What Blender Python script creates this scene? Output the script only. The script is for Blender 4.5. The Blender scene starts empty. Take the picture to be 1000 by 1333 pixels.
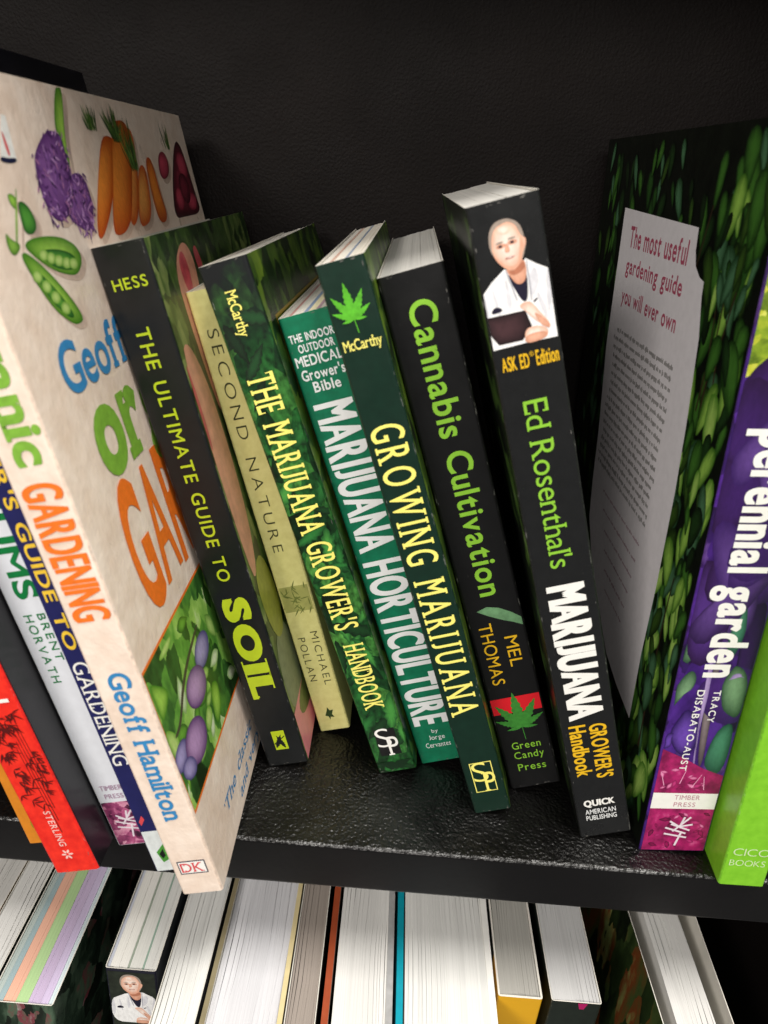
import bpy, bmesh, math, random
from mathutils import Matrix, Vector
random.seed(7)
scene = bpy.context.scene
COL = scene.collection
R = math.radians

# ------------------------------------------------------------------ camera
CAM_F, VPX, VPY = 949.78, 537.3, 221.9          # focal length and depth vanishing point of a 1000 px wide frame
cam_data = bpy.data.cameras.new("camera")
cam = bpy.data.objects.new("camera", cam_data); COL.objects.link(cam); scene.camera = cam
cam_data.sensor_fit = 'HORIZONTAL'; cam_data.sensor_width = 36.0; cam_data.lens = 36.0 * CAM_F / 1000.0
cam_data.clip_start = 0.01; cam_data.clip_end = 50
_dx, _dy = VPX - 500.0, VPY - 666.5
_roll = math.atan2(_dx, -_dy); _pitch = math.atan(math.hypot(_dx, _dy) / CAM_F)
_F = Vector((0, math.cos(_pitch), -math.sin(_pitch))); _D = Vector((0, -math.sin(_pitch), -math.cos(_pitch)))
_c, _s = math.cos(_roll), math.sin(_roll)
_RI = Vector((_c, 0, 0)) - _s * _D; _DI = Vector((_s, 0, 0)) + _c * _D
_M = Matrix(((_RI.x, -_DI.x, -_F.x), (_RI.y, -_DI.y, -_F.y), (_RI.z, -_DI.z, -_F.z)))
cam.matrix_world = Matrix.Translation((-0.0367, -0.2083, 0.2481)) @ _M.to_4x4()
cam_data.dof.use_dof = True; cam_data.dof.focus_distance = 0.33; cam_data.dof.aperture_fstop = 18.0

# ------------------------------------------------------------------ light
world = bpy.data.worlds.new("World"); scene.world = world; world.use_nodes = True
wb = world.node_tree.nodes['Background']; wb.inputs[0].default_value = (1.0, 0.965, 0.93, 1); wb.inputs[1].default_value = 0.14

def area(name, loc, target, sx, sy, power, col):
    l = bpy.data.lights.new(name, 'AREA'); l.shape = 'RECTANGLE'; l.size = sx; l.size_y = sy
    l.energy = power; l.color = col
    o = bpy.data.objects.new(name, l); COL.objects.link(o); o.location = loc
    o.rotation_euler = (Vector(target) - Vector(loc)).to_track_quat('-Z', 'Y').to_euler()
    return o
area("ceiling_lamp_overhead", (0.45, -0.32, 1.90), (0, 0.0, 0.1), 1.2, 0.24, 54, (1.0, 0.96, 0.90))
area("ceiling_lamp_aisle", (0.12, -1.70, 1.00), (0, 0.05, 0.1), 1.2, 0.35, 17, (1.0, 0.955, 0.89))
area("ceiling_lamp_far", (-0.75, -1.15, 0.80), (0.0, 0.1, 0.18), 0.5, 0.30, 15, (1.0, 0.945, 0.88))

vs = scene.view_settings
vs.view_transform = 'Standard'; vs.look = 'None'; vs.exposure = 0.0; vs.gamma = 1.0
scene.display_settings.display_device = 'sRGB'
scene.render.engine = 'CYCLES'
scene.cycles.use_denoising = True
scene.cycles.max_bounces = 6
scene.render.filter_size = 2.1

# ------------------------------------------------------------------ materials
def lin(h):
    h = h.lstrip('#'); out = []
    for i in (0, 2, 4):
        c = int(h[i:i+2], 16) / 255.0
        out.append(c / 12.92 if c <= 0.04045 else ((c + 0.055) / 1.055) ** 2.4)
    return tuple(out) + (1.0,)
MATS, HEX = {}, {}
def base(name, rough=0.4, spec=0.5):
    m = bpy.data.materials.new(name); m.use_nodes = True
    nt = m.node_tree; p = nt.nodes['Principled BSDF']
    p.inputs['Roughness'].default_value = rough; p.inputs['Specular IOR Level'].default_value = spec
    MATS[name] = m
    return m, nt, p
def coords(nt, scale=(1, 1, 1), rot=(0, 0, 0)):
    tc = nt.nodes.new('ShaderNodeTexCoord'); mp = nt.nodes.new('ShaderNodeMapping')
    mp.inputs['Scale'].default_value = scale; mp.inputs['Rotation'].default_value = rot
    nt.links.new(tc.outputs['Object'], mp.inputs['Vector'])
    return mp.outputs['Vector']
def noise(nt, vec, scale, detail=3.0, rough=0.55):
    n = nt.nodes.new('ShaderNodeTexNoise'); n.inputs['Scale'].default_value = scale
    n.inputs['Detail'].default_value = detail; n.inputs['Roughness'].default_value = rough
    nt.links.new(vec, n.inputs['Vector'])
    return n.outputs['Fac']
def ramp(nt, fac, stops, interp='LINEAR'):
    r = nt.nodes.new('ShaderNodeValToRGB'); r.color_ramp.interpolation = interp
    el = r.color_ramp.elements
    while len(el) < len(stops): el.new(0.5)
    for e, (pos, colr) in zip(el, stops):
        e.position = pos; e.color = lin(colr) if isinstance(colr, str) else colr
    nt.links.new(fac, r.inputs['Fac'])
    return r.outputs['Color']
def bump(nt, p, height, strength, dist):
    b = nt.nodes.new('ShaderNodeBump'); b.inputs['Strength'].default_value = strength; b.inputs['Distance'].default_value = dist
    nt.links.new(height, b.inputs['Height']); nt.links.new(b.outputs['Normal'], p.inputs['Normal'])
def mixc(nt, fac, a, b, mode='MIX'):
    m = nt.nodes.new('ShaderNodeMix'); m.data_type = 'RGBA'; m.blend_type = mode
    for sock, v in ((m.inputs[0], fac), (m.inputs[6], a), (m.inputs[7], b)):
        if isinstance(v, (int, float)): sock.default_value = v
        elif isinstance(v, tuple): sock.default_value = v
        else: nt.links.new(v, sock)
    return m.outputs[2]
def shade(h, k):
    c = lin(h); return tuple(min(1, x * k) for x in c[:3]) + (1.0,)

def pm(name, h, rough=0.38, var=0.16, scale=260.0, h2=None, spec=0.5, scuff=0.0, thr=0.66):
    """printed card or ink: one colour with slight mottling, uneven gloss"""
    if name in MATS: return MATS[name]
    HEX[name] = (h, rough)
    m, nt, p = base(name, rough, spec)
    v = coords(nt)
    n = noise(nt, v, scale, 4)
    c = ramp(nt, n, [(0.3, shade(h, 1 - var)), (0.7, shade(h2 or h, 1 + var * 0.6))])
    if scuff > 0:
        sc = ramp(nt, noise(nt, coords(nt, (1, 1, 0.25)), 900, 5, 0.7), [(thr, '000000'), (thr + 0.09, 'ffffff')])
        f = nt.nodes.new('ShaderNodeMath'); f.operation = 'MULTIPLY'; f.inputs[1].default_value = scuff
        nt.links.new(sc, f.inputs[0])
        c = mixc(nt, f.outputs[0], c, lin('b8b8b0'))
    nt.links.new(c, p.inputs['Base Color'])
    rr = nt.nodes.new('ShaderNodeMapRange'); rr.inputs['To Min'].default_value = rough - 0.09; rr.inputs['To Max'].default_value = rough + 0.10
    nt.links.new(noise(nt, v, 70, 4), rr.inputs['Value']); nt.links.new(rr.outputs[0], p.inputs['Roughness'])
    bump(nt, p, noise(nt, v, 120, 3), 0.12, 0.0006)
    return m
def picture(name, stops, scale=(60, 60, 60), cell=True, detail=1.0, rough=0.36, rot=(0, 0, 0)):
    """a printed photograph of foliage or flowers: blotches of several colours"""
    if name in MATS: return MATS[name]
    m, nt, p = base(name, rough)
    v = coords(nt, scale, rot)
    n = noise(nt, v, 1.0, 6, 0.6)
    if cell:
        w = nt.nodes.new('ShaderNodeVectorMath'); w.operation = 'ADD'
        nn = nt.nodes.new('ShaderNodeTexNoise'); nn.inputs['Scale'].default_value = 1.4; nn.inputs['Detail'].default_value = 3
        nt.links.new(v, nn.inputs['Vector'])
        sc = nt.nodes.new('ShaderNodeVectorMath'); sc.operation = 'SCALE'; sc.inputs['Scale'].default_value = 0.7
        nt.links.new(nn.outputs['Color'], sc.inputs[0]); nt.links.new(v, w.inputs[0]); nt.links.new(sc.outputs[0], w.inputs[1])
        vo = nt.nodes.new('ShaderNodeTexVoronoi'); vo.inputs['Scale'].default_value = 1.3
        nt.links.new(w.outputs[0], vo.inputs['Vector'])
        bw = nt.nodes.new('ShaderNodeRGBToBW'); nt.links.new(vo.outputs['Color'], bw.inputs[0])
        a = nt.nodes.new('ShaderNodeMath'); a.operation = 'MULTIPLY_ADD'; a.inputs[1].default_value = 0.62
        s2 = nt.nodes.new('ShaderNodeMath'); s2.operation = 'MULTIPLY_ADD'; s2.inputs[1].default_value = 0.75; s2.inputs[2].default_value = -0.18
        nt.links.new(n, s2.inputs[0]); nt.links.new(bw.outputs[0], a.inputs[0]); nt.links.new(s2.outputs[0], a.inputs[2])
        fac = a.outputs[0]
    else:
        fac = n
    nt.links.new(ramp(nt, fac, stops), p.inputs['Base Color'])
    return m
def paper(name, h, streak=0.2, axis_scale=(2600, 6, 6), rough=0.75):
    if name in MATS: return MATS[name]
    m, nt, p = base(name, rough, 0.2)
    n = noise(nt, coords(nt, axis_scale), 1.0, 2, 0.6)
    c = ramp(nt, n, [(0.32, shade(h, 1 - streak)), (0.55, shade(h, 1.0)), (0.75, shade(h, 1.06))])
    big = ramp(nt, noise(nt, coords(nt, (350, 2, 2)), 1.0, 2), [(0.35, shade('ffffff', 1 - streak * 0.7)), (0.6, 'ffffff')])
    nt.links.new(mixc(nt, 1.0, c, big, 'MULTIPLY'), p.inputs['Base Color'])
    bump(nt, p, n, 0.25, 0.0004)
    return m
def laminate(name, h, rough, bumpd, scale, strength, spec=0.5):
    """black furniture board with an embossed leathery grain"""
    m, nt, p = base(name, rough, spec)
    v = coords(nt)
    n1 = noise(nt, v, scale, 3, 0.5)
    vo = nt.nodes.new('ShaderNodeTexVoronoi'); vo.inputs['Scale'].default_value = scale * 0.8; vo.feature = 'SMOOTH_F1'
    nt.links.new(v, vo.inputs['Vector'])
    ad = nt.nodes.new('ShaderNodeMath'); ad.operation = 'ADD'
    nt.links.new(n1, ad.inputs[0]); nt.links.new(vo.outputs['Distance'], ad.inputs[1])
    nt.links.new(ramp(nt, noise(nt, v, 14, 4), [(0.3, shade(h, 0.7)), (0.7, shade(h, 1.3))]), p.inputs['Base Color'])
    rr = nt.nodes.new('ShaderNodeMapRange'); rr.inputs['To Min'].default_value = rough - 0.08; rr.inputs['To Max'].default_value = rough + 0.12
    nt.links.new(noise(nt, v, 25, 5), rr.inputs['Value']); nt.links.new(rr.outputs[0], p.inputs['Roughness'])
    bump(nt, p, ad.outputs[0], strength, bumpd)
    if spec < 0.5: return m
    pat = nt.nodes.new('ShaderNodeMapRange'); pat.inputs['From Min'].default_value = 0.35; pat.inputs['From Max'].default_value = 0.65   # worn, polished patches
    pat.inputs['To Min'].default_value = spec * 0.35; pat.inputs['To Max'].default_value = spec * 1.5
    nt.links.new(noise(nt, v, 22, 3), pat.inputs['Value']); nt.links.new(pat.outputs[0], p.inputs['Specular IOR Level'])
    return m

# ------------------------------------------------------------------ mesh helpers
def link(name, me, mats, parent=None):
    o = bpy.data.objects.new(name, me); COL.objects.link(o)
    for m in mats: me.materials.append(m)
    if parent: o.parent = parent
    return o
def box_bm(bm, x0, x1, y0, y1, z0, z1, mi=0):
    vs_ = [bm.verts.new(c) for c in ((x0,y0,z0),(x1,y0,z0),(x1,y1,z0),(x0,y1,z0),(x0,y0,z1),(x1,y0,z1),(x1,y1,z1),(x0,y1,z1))]
    for f in ((3,2,1,0),(4,5,6,7),(0,1,5,4),(1,2,6,5),(2,3,7,6),(3,0,4,7)):
        bm.faces.new([vs_[i] for i in f]).material_index = mi
def bm_mesh(bm, name):
    me = bpy.data.meshes.new(name); bm.to_mesh(me); bm.free(); return me
def struct(name, x0, x1, y0, y1, z0, z1, m, bev=0.0):
    bm = bmesh.new(); box_bm(bm, x0, x1, y0, y1, z0, z1)
    if bev: bmesh.ops.bevel(bm, geom=list(bm.edges), offset=bev, segments=4, affect='EDGES', profile=0.5)
    o = link(name, bm_mesh(bm, name), [m] + ([M_edge] if 'shelf' in name else [])); o['kind'] = 'structure'
    if 'shelf' in name:                      # smooth edge band on the front
        for p in o.data.polygons:
            if p.normal.y < -0.9: p.material_index = 1
    return o

# ------------------------------------------------------------------ the bookcase
T = 0.0245
M_shelf = laminate('black_laminate', '080707', 0.30, 0.0006, 800, 0.70, 0.7)
M_edge = laminate('black_edge_band', '0b0a0b', 0.36, 0.0002, 500, 0.15, 0.4)
M_wall = laminate('black_panel', '0f0b0a', 0.58, 0.0005, 900, 0.34, 0.10)
struct('shelf', -0.62, 0.172, 0.0, 0.2115, -T, 0.0, M_shelf, 0.0016)
struct('lower_shelf', -0.62, 0.172, -0.04, 0.2115, -0.355, -0.33, M_shelf, 0.0016)
struct('back_panel', -0.62, 0.21, 0.212, 0.226, -0.40, 0.72, M_wall)
struct('unseen_shelf', -0.62, 0.172, 0.0, 0.2115, 0.40, 0.425, M_shelf, 0.0016)  # out-of-view board, added and set low to shade the back panel and page tops
struct('side_panel', 0.1725, 0.192, -0.004, 0.2115, -0.40, 0.72, M_wall)

# ------------------------------------------------------------------ books
def cover_mesh(w, d, h, th, rr=0.0011, splay=0.0, board=False):
    """spine and two boards as one bent sheet; slots: 0 left, 1 spine, 2 right, 3 cut paper edge"""
    def prof(off):
        r = max(rr - off, 0.0002); o = off; pts = []
        pts.append((o - splay, d)); pts.append((o - splay * 0.35, d * 0.5)); pts.append((o, rr))
        for k in range(1, 4):
            a = math.pi + k * math.pi / 8; pts.append((rr + r * math.cos(a), rr + r * math.sin(a)))
        pts.append((rr, o)); pts.append((w - rr, o))
        for k in range(1, 4):
            a = 1.5 * math.pi + k * math.pi / 8; pts.append((w - rr + r * math.cos(a), rr + r * math.sin(a)))
        pts.append((w - o, rr)); pts.append((w - o + splay * 0.35, d * 0.5)); pts.append((w - o + splay, d))
        return pts
    O, I = prof(0), prof(th); n = len(O)
    bm = bmesh.new()
    V = [[bm.verts.new((x, y, z)) for x, y in P] for P in (O, I) for z in (0.0, h)]
    ob, ot, ib, it = V
    for i in range(n - 1):
        mi = 4 if i in (3, 4, 8, 9) else (0 if i < 3 else (2 if i > 9 else 1))
        f = bm.faces.new((ob[i], ob[i+1], ot[i+1], ot[i])); f.material_index = mi
        f = bm.faces.new((ib[i+1], ib[i], it[i], it[i+1])); f.material_index = 3
        f = bm.faces.new((ot[i], ot[i+1], it[i+1], it[i])); f.material_index = mi if board else 3
        f = bm.faces.new((ob[i+1], ob[i], ib[i], ib[i+1])); f.material_index = 3
    for i in (0, n - 1):
        f = bm.faces.new((ob[i], ot[i], it[i], ib[i])); f.material_index = 3
    bmesh.ops.recalc_face_normals(bm, faces=list(bm.faces))
    me = bm_mesh(bm, 'cover')
    for e in me.edges: e.use_edge_sharp = False
    return me
def pages_mesh(x0, x1, y0, y1, z0, z1, step=0.0017, jit=0.00014, wave=0.0):
    """page block built as many thin gatherings whose edges do not quite line up"""
    bm = bmesh.new(); n = max(3, int((x1 - x0) / step)); g = (x1 - x0) / n; ph = random.uniform(0, 6.28); ph2 = random.uniform(0, 6.28)
    if wave == 0:
        for k in range(n):
            a = x0 + k * g; j = random.uniform(-jit, jit)
            box_bm(bm, a + g * 0.003, a + g * 0.997, y0 + random.uniform(0, 0.0004), y1 + random.uniform(-0.001, 0), z0, z1 + j)
        return bm_mesh(bm, 'page_block')
    cuts = [x0]
    while cuts[-1] < x1 - 0.0006: cuts.append(cuts[-1] + random.uniform(0.5, 1.6) * step)
    cuts[-1] = x1; m_ = 10
    for a, b in zip(cuts[:-1], cuts[1:]):
        j = random.uniform(-jit, jit) - (0.0003 if random.random() < 0.07 else 0); rows = []
        for q in range(m_ + 1):
            y = y0 + (y1 - y0) * q / m_; c = (a + b) / 2; u = (c - x0) / (x1 - x0); env = 4 * u * (1 - u)
            dx = wave * env * (math.sin(y * 42 + ph) + 0.4 * math.sin(y * 95 + ph2)); dz = j + 0.0004 * math.sin(y * 30 + u * 5 + ph2)
            rows.append([bm.verts.new(p) for p in ((a + dx, y, z0), (b - 0.00002 + dx, y, z0), (b - 0.00002 + dx, y, z1 + dz), (a + dx, y, z1 + dz))])
        for r0, r1 in zip(rows[:-1], rows[1:]):
            for i in range(4): bm.faces.new((r0[i], r0[(i+1) % 4], r1[(i+1) % 4], r1[i]))
        bm.faces.new(rows[0][::-1]); bm.faces.new(rows[-1])
    bmesh.ops.recalc_face_normals(bm, faces=list(bm.faces))
    return bm_mesh(bm, 'page_block')

def worn(m):
    """the rubbed fold between spine and cover"""
    if m.name not in HEX: return m
    hx, rg = HEX[m.name]
    return pm(m.name + '_rubbed', hx, rough=rg + 0.1, var=0.25, scale=500, scuff=0.3, thr=0.58)
BOOKS = {}
def make_book(key, loc, lean, yaw, w, h, d, mats, label, group, pages='f1eee4', th=0.0004, inset=0.0006, sections=None, splay=0.0, page_x=None, board=False, wave=0.0):
    root = bpy.data.objects.new('book', None); COL.objects.link(root)
    root.location = loc; root.rotation_euler = (0, -lean, yaw); root.empty_display_size = 0.02
    root['label'] = label; root['category'] = 'book'; root['group'] = group
    edge = paper('cut_card', 'e6e2d8', 0.12)
    cov = link('cover', cover_mesh(w, d, h, th, splay=splay, board=board), [mats[0], mats[1], mats[2], edge, worn(mats[1])], root)
    px0, px1 = page_x or (th + 0.00015, w - th - 0.00015)
    if sections is None: sections = [(0, 1, pages)]
    for a, b, colr in sections:
        m = paper('pages_' + colr, colr, 0.085)
        link('page_block', pages_mesh(px0 + (px1 - px0) * a + 0.00003, px0 + (px1 - px0) * b - 0.00003, th + 0.0003, d - 0.0015, inset, h - inset, wave=wave), [m], root)
    BOOKS[key] = dict(root=root, cover=cov, w=w, h=h, d=d)
    return root

# flat print on a cover -------------------------------------------------------
EPS, STEP = 0.00005, 0.000022
def to3(key, face, a, b, layer):
    """a, b in mm on the face -> book coordinates"""
    B = BOOKS[key]; e = EPS + STEP * layer
    a, b = a / 1000, b / 1000
    if face == 's': return (min(max(a, 0.0008), B['w'] - 0.0008), -e, min(max(b, 0.0002), B['h'] - 0.0002))
    if face == 'r': return (B['w'] + e, min(max(a, 0.0012), B['d'] - 0.0005), min(max(b, 0.0003), B['h'] - 0.0003))
    return (-e, min(max(a, 0.0012), B['d'] - 0.0005), min(max(b, 0.0003), B['h'] - 0.0003))
def prints(key, face, name, polys):
    """polys: list of (material, layer, [(a, b) mm ...]) joined into one printed picture"""
    mats, V, Fc, mi = [], [], [], []
    for m, layer, pts in polys:
        if m not in mats: mats.append(m)
        s = len(V); V += [to3(key, face, a, b, layer) for a, b in pts]
        Fc.append(list(range(s, s + len(pts)))); mi.append(mats.index(m))
    me = bpy.data.meshes.new(name); me.from_pydata(V, [], Fc)
    for p, k in zip(me.polygons, mi): p.material_index = k
    return link(name, me, mats, BOOKS[key]['cover'])

def photo_mat():
    if 'printed_photo' in MATS: return MATS['printed_photo']
    m, nt, p = base('printed_photo', 0.36)
    at = nt.nodes.new('ShaderNodeAttribute'); at.attribute_name = 'Ink'
    v = coords(nt, (1, 1, 0.5))
    g = ramp(nt, noise(nt, v, 700, 5, 0.65), [(0.3, 'e4e4e4'), (0.65, 'ffffff')])
    nt.links.new(mixc(nt, 1.0, at.outputs['Color'], g, 'MULTIPLY'), p.inputs['Base Color'])
    return m
def lerp(a, b, t): return tuple(a[i] * (1 - t) + b[i] * t for i in range(3)) + (1.0,)
def photo(key, face, name, shapes):
    """printed photograph pieces; shapes: (layer, points, edge colour, middle colour, (shift a, shift b))"""
    V, Fc, C = [], [], []
    for layer, pts, ce, cm, sh in shapes:
        ce = lin(ce) if isinstance(ce, str) else ce; cm = lin(cm) if isinstance(cm, str) else cm
        n = len(pts); cx = sum(p[0] for p in pts) / n; cy = sum(p[1] for p in pts) / n
        if sh is None:
            s = len(V); V += [to3(key, face, a, b, layer) for a, b in pts]; C += [ce] * n
            Fc.append(list(range(s, s + n))); continue
        w_ = max(p[0] for p in pts) - min(p[0] for p in pts); h_ = max(p[1] for p in pts) - min(p[1] for p in pts)
        cx += sh[0] * w_; cy += sh[1] * h_; s = len(V)
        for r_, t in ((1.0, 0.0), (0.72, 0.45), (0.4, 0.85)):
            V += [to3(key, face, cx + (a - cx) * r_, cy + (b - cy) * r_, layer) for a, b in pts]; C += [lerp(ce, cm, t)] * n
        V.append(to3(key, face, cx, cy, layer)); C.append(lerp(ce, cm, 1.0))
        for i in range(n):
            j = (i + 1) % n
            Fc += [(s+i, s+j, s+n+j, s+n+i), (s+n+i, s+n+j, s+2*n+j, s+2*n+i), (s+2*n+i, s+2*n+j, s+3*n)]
    me = bpy.data.meshes.new(name); me.from_pydata(V, [], Fc)
    at = me.color_attributes.new('Ink', 'FLOAT_COLOR', 'POINT')
    for i, c in enumerate(C): at.data[i].color = c
    return link(name, me, [photo_mat()], BOOKS[key]['cover'])
GLY = {}
def glyph(ch, off):
    if (ch, off) in GLY: return GLY[(ch, off)]
    cu = bpy.data.curves.new('glyph', 'FONT'); cu.body = ch; cu.size = 1.0; cu.offset = off; cu.resolution_u = 5
    ob = bpy.data.objects.new('glyph', cu); COL.objects.link(ob)
    dg = bpy.context.evaluated_depsgraph_get(); ev = ob.evaluated_get(dg); me = ev.to_mesh()
    V = [(v.co.x, v.co.y) for v in me.vertices]; Fc = [list(p.vertices) for p in me.polygons]
    if ch == 'J' and min(v[1] for v in V) < -0.05:      # a capital that stands on the baseline
        lo_, hi_ = min(v[1] for v in V), max(v[1] for v in V)
        V = [(a, (b - lo_) / (hi_ - lo_) * hi_) for a, b in V]
    cnt = {}
    for f in Fc:
        for i in range(len(f)):
            k = tuple(sorted((f[i], f[(i+1) % len(f)]))); cnt[k] = cnt.get(k, 0) + 1
    edges = [k for k, c in cnt.items() if c == 1]
    ev.to_mesh_clear(); bpy.data.objects.remove(ob); bpy.data.curves.remove(cu)
    GLY[(ch, off)] = (V, Fc, edges)
    return GLY[(ch, off)]
def layout(text, off=0.0, track=0.10, serif=0.0, slab=0.07, fat=0.0, italic=0.0):
    """polygons of a line of lettering in font units; serif > 0 adds slab serifs of that overhang"""
    out = []; x = 0.0
    for ch in text:
        if ch == ' ': x += 0.26 + track; continue
        sharp = ch in 'MNWVAKXYZvwkxyz' and off > 0
        V, Fc, edges = glyph(ch, 0.0 if sharp else off)
        fat_ = fat + (0.8 * off if sharp else 0.0)
        mn = min(v[0] for v in V); mx = max(v[0] for v in V); dxx = x - mn
        lo = min(v[1] for v in V); hi = max(v[1] for v in V)
        shifts = (0.0,) if fat_ == 0 else (0.0, fat_, -fat_)
        for k, s in enumerate(shifts):
            for f in Fc: out.append((k, [(V[i][0] + dxx + s + italic * V[i][1], V[i][1]) for i in f]))
        if serif > 0 and ch.isalpha():
            for lev, up in ((lo, 1), (hi, -1)):
                if (up == -1 and ch in 'Aao') or (up == 1 and ch in 'VWvw'): continue
                for a, b in edges:
                    xa, xb = sorted((V[a][0], V[b][0]))
                    if abs(V[a][1] - lev) < 0.004 and abs(V[b][1] - lev) < 0.004 and xb - xa > 0.06:
                        t = slab
                        if xb - xa < 0.26:
                            xs, xe = xa - serif - fat, xb + serif + fat
                            out.append((3, [(xs + dxx, lev), (xe + dxx, lev), (xe + dxx, lev + up * t), (xs + dxx, lev + up * t)]))
                        else:
                            for q in (xa, xb - t):
                                out.append((3, [(q + dxx, lev), (q + t + dxx, lev), (q + t + dxx, lev + up * (serif + t + 0.08)), (q + dxx, lev + up * (serif + t + 0.08))]))
        x += (mx - mn) + track
    return out
def lettering(key, face, name, text, m, box, orient='down', layer=8, **kw):
    """box = (a0, a1, b0, b1) in mm on the face; the line of lettering fills it exactly"""
    P = layout(text, **kw)
    xs = [p[0] for _, f in P for p in f]; ys = [p[1] for _, f in P for p in f]
    x0, x1, y0, y1 = min(xs), max(xs), min(ys), max(ys)
    a0, a1, b0, b1 = box; polys = []
    for k, f in P:
        pts = []
        for (px, py) in f:
            s = (px - x0) / (x1 - x0); t = (py - y0) / (y1 - y0)
            if orient == 'down': pts.append((a0 + t * (a1 - a0), b1 - s * (b1 - b0)))
            elif orient == 'across': pts.append((a0 + s * (a1 - a0), b0 + t * (b1 - b0)))
            else: pts.append((a1 - s * (a1 - a0), b0 + t * (b1 - b0)))
        polys.append((m, layer + k * 0.5, pts))
    return prints(key, face, name, polys)
def smooth(pts, n=2):
    for _ in range(n):
        q = []
        for i in range(len(pts)):
            a, b = pts[i], pts[(i+1) % len(pts)]
            q += [(a[0]*.75+b[0]*.25, a[1]*.75+b[1]*.25), (a[0]*.25+b[0]*.75, a[1]*.25+b[1]*.75)]
        pts = q
    return pts
def oval(cx, cy, rx, ry, rot=0, n=18):
    c, s = math.cos(R(rot)), math.sin(R(rot))
    return [(cx + rx*math.cos(t)*c - ry*math.sin(t)*s, cy + rx*math.cos(t)*s + ry*math.sin(t)*c) for t in [2*math.pi*i/n for i in range(n)]]
def rect(a0, a1, b0, b1): return [(a0, b0), (a1, b0), (a1, b1), (a0, b1)]
def leaflet(cx, cy, L, W, ang, saw=7, amp=0.16):
    """pointed leaf with saw-toothed edge starting at (cx, cy)"""
    c, s = math.cos(R(ang)), math.sin(R(ang)); up, dn = [], []
    for i in range(1, saw * 2):
        t = i / (saw * 2); prof_ = W * math.sin(math.pi * min(1, t ** 0.8)) * (1 + (amp if i % 2 else -amp))
        up.append((t * L, prof_)); dn.append((t * L, -prof_))
    pts = [(0, 0)] + up + [(L, 0)] + dn[::-1]
    return [(cx + x*c - y*s, cy + x*s + y*c) for x, y in pts]
def fan_leaf(key, name, cx, cy, size, m, layer=8):
    polys = []
    for i, (a, k) in enumerate(((90, 1.0), (58, 0.85), (122, 0.85), (28, 0.62), (152, 0.62), (-5, 0.36), (185, 0.36))):
        polys.append((m, layer + i * 0.5, leaflet(cx, cy, size * k, size * k * 0.12, a + 3)))
    polys.append((m, layer + 4, [(cx - 0.15, cy), (cx + 0.15, cy), (cx + 0.5, cy - size * 0.38), (cx + 0.2, cy - size * 0.38)]))
    return prints(key, 's', name, polys)
def wear(key, n=14, colr='6e6c68'):
    """rubbed specks along the ends and folds of a spine"""
    B = BOOKS[key]; w, h = B['w'] * 1000, B['h'] * 1000; P = []
    m = pm('rub_' + colr, colr, var=0.2, rough=0.6)
    for k in range(n):
        if k % 2: a, b = random.uniform(1, w - 1), random.choice((random.uniform(0.3, 1.0), h - random.uniform(0.3, 1.0)))
        else: a, b = random.choice((random.uniform(0.9, 1.3), w - random.uniform(0.9, 1.3))), random.choice((random.uniform(1, 14), h - random.uniform(1, 14), random.uniform(10, h - 10)))
        la, lb = (random.uniform(0.2, 0.9), random.uniform(0.08, 0.22)) if k % 2 else (random.uniform(0.06, 0.16), random.uniform(0.2, 1.0))
        P.append((m, 0.4 + 0.01 * k, [(a + la * math.cos(t) * random.uniform(0.6, 1.2), b + lb * math.sin(t) * random.uniform(0.6, 1.2)) for t in (0, 1.05, 2.1, 3.14, 4.2, 5.2)]))
    prints(key, 's', 'rubbed_edge', P)['kind'] = 'stuff'
# ------------------------------------------------------------------ print colours
white = pm('print_white', 'f2f1ec', var=0.04)
black = pm('print_black', '141414', var=0.12, rough=0.33)
yellow = pm('print_yellow', 'f7ee7a', var=0.05)
lime = pm('print_lime', 'c8dc28', var=0.06)
gold = pm('print_gold', 'e8b820', var=0.06)
greenink = pm('print_green', '8cc63a', var=0.08)
PM = dict(
    leaf_a=pm('pea_green', '6fae35', var=0.25, scale=180, h2='9ad052'), leaf_b=pm('leaf_green', '3f8a3a', var=0.25, scale=200),
    leaf_c=pm('stalk_green', '5a8a34', var=0.35, scale=400), leaf_d=pm('pale_green', '9fce5e', var=0.2, scale=200),
    leaf_e=pm('fern_green', '33562a', var=0.5, scale=500),
    allium=picture('allium_purple', [(0.28, '3c1d4c'), (0.45, '7a4a8c'), (0.58, '5d3273'), (0.75, 'c58fb8')], (420, 420, 420)),
    carrot_a=pm('carrot_orange', 'e87a20', var=0.25, scale=160), carrot_b=pm('carrot_deep', 'd9641a', var=0.3, scale=160, h2='f29038'),
    radish=pm('radish_red', 'b0344a', var=0.3), radish_dark=pm('radish_deep', '6a2030', var=0.45, scale=320),
    white=white, ink=pm('ink_blue_black', '1d2140', var=0.1), red_ink=pm('ink_red', 'd84a50', var=0.1),
    plum_a=pm('plum_skin', '7d4f8c', var=0.3, scale=90, h2='9d6fae'), plum_b=pm('plum_bloom', '6b5fa0', var=0.35, scale=90, h2='8f6d9a'),
    twig=pm('twig_brown', '5a5148', var=0.2),
    coat=pm('coat_white', 'fbfaf6', var=0.03), shirt=pm('shirt_navy', '24203a', var=0.1), shade=pm('coat_fold', 'd9d8da', var=0.08),
    skin_a=pm('skin_light', 'f0b89c', var=0.08, scale=500, h2='f8c8ac'), skin_b=pm('skin_warm', 'd8906e', var=0.1, scale=500),
    hair=pm('hair_grey', '8d7c72', var=0.2, scale=700), lips=pm('lips', 'b05a50', var=0.1), clipboard=pm('clipboard_brown', '2c1a1e', var=0.25, scale=200))

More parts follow.
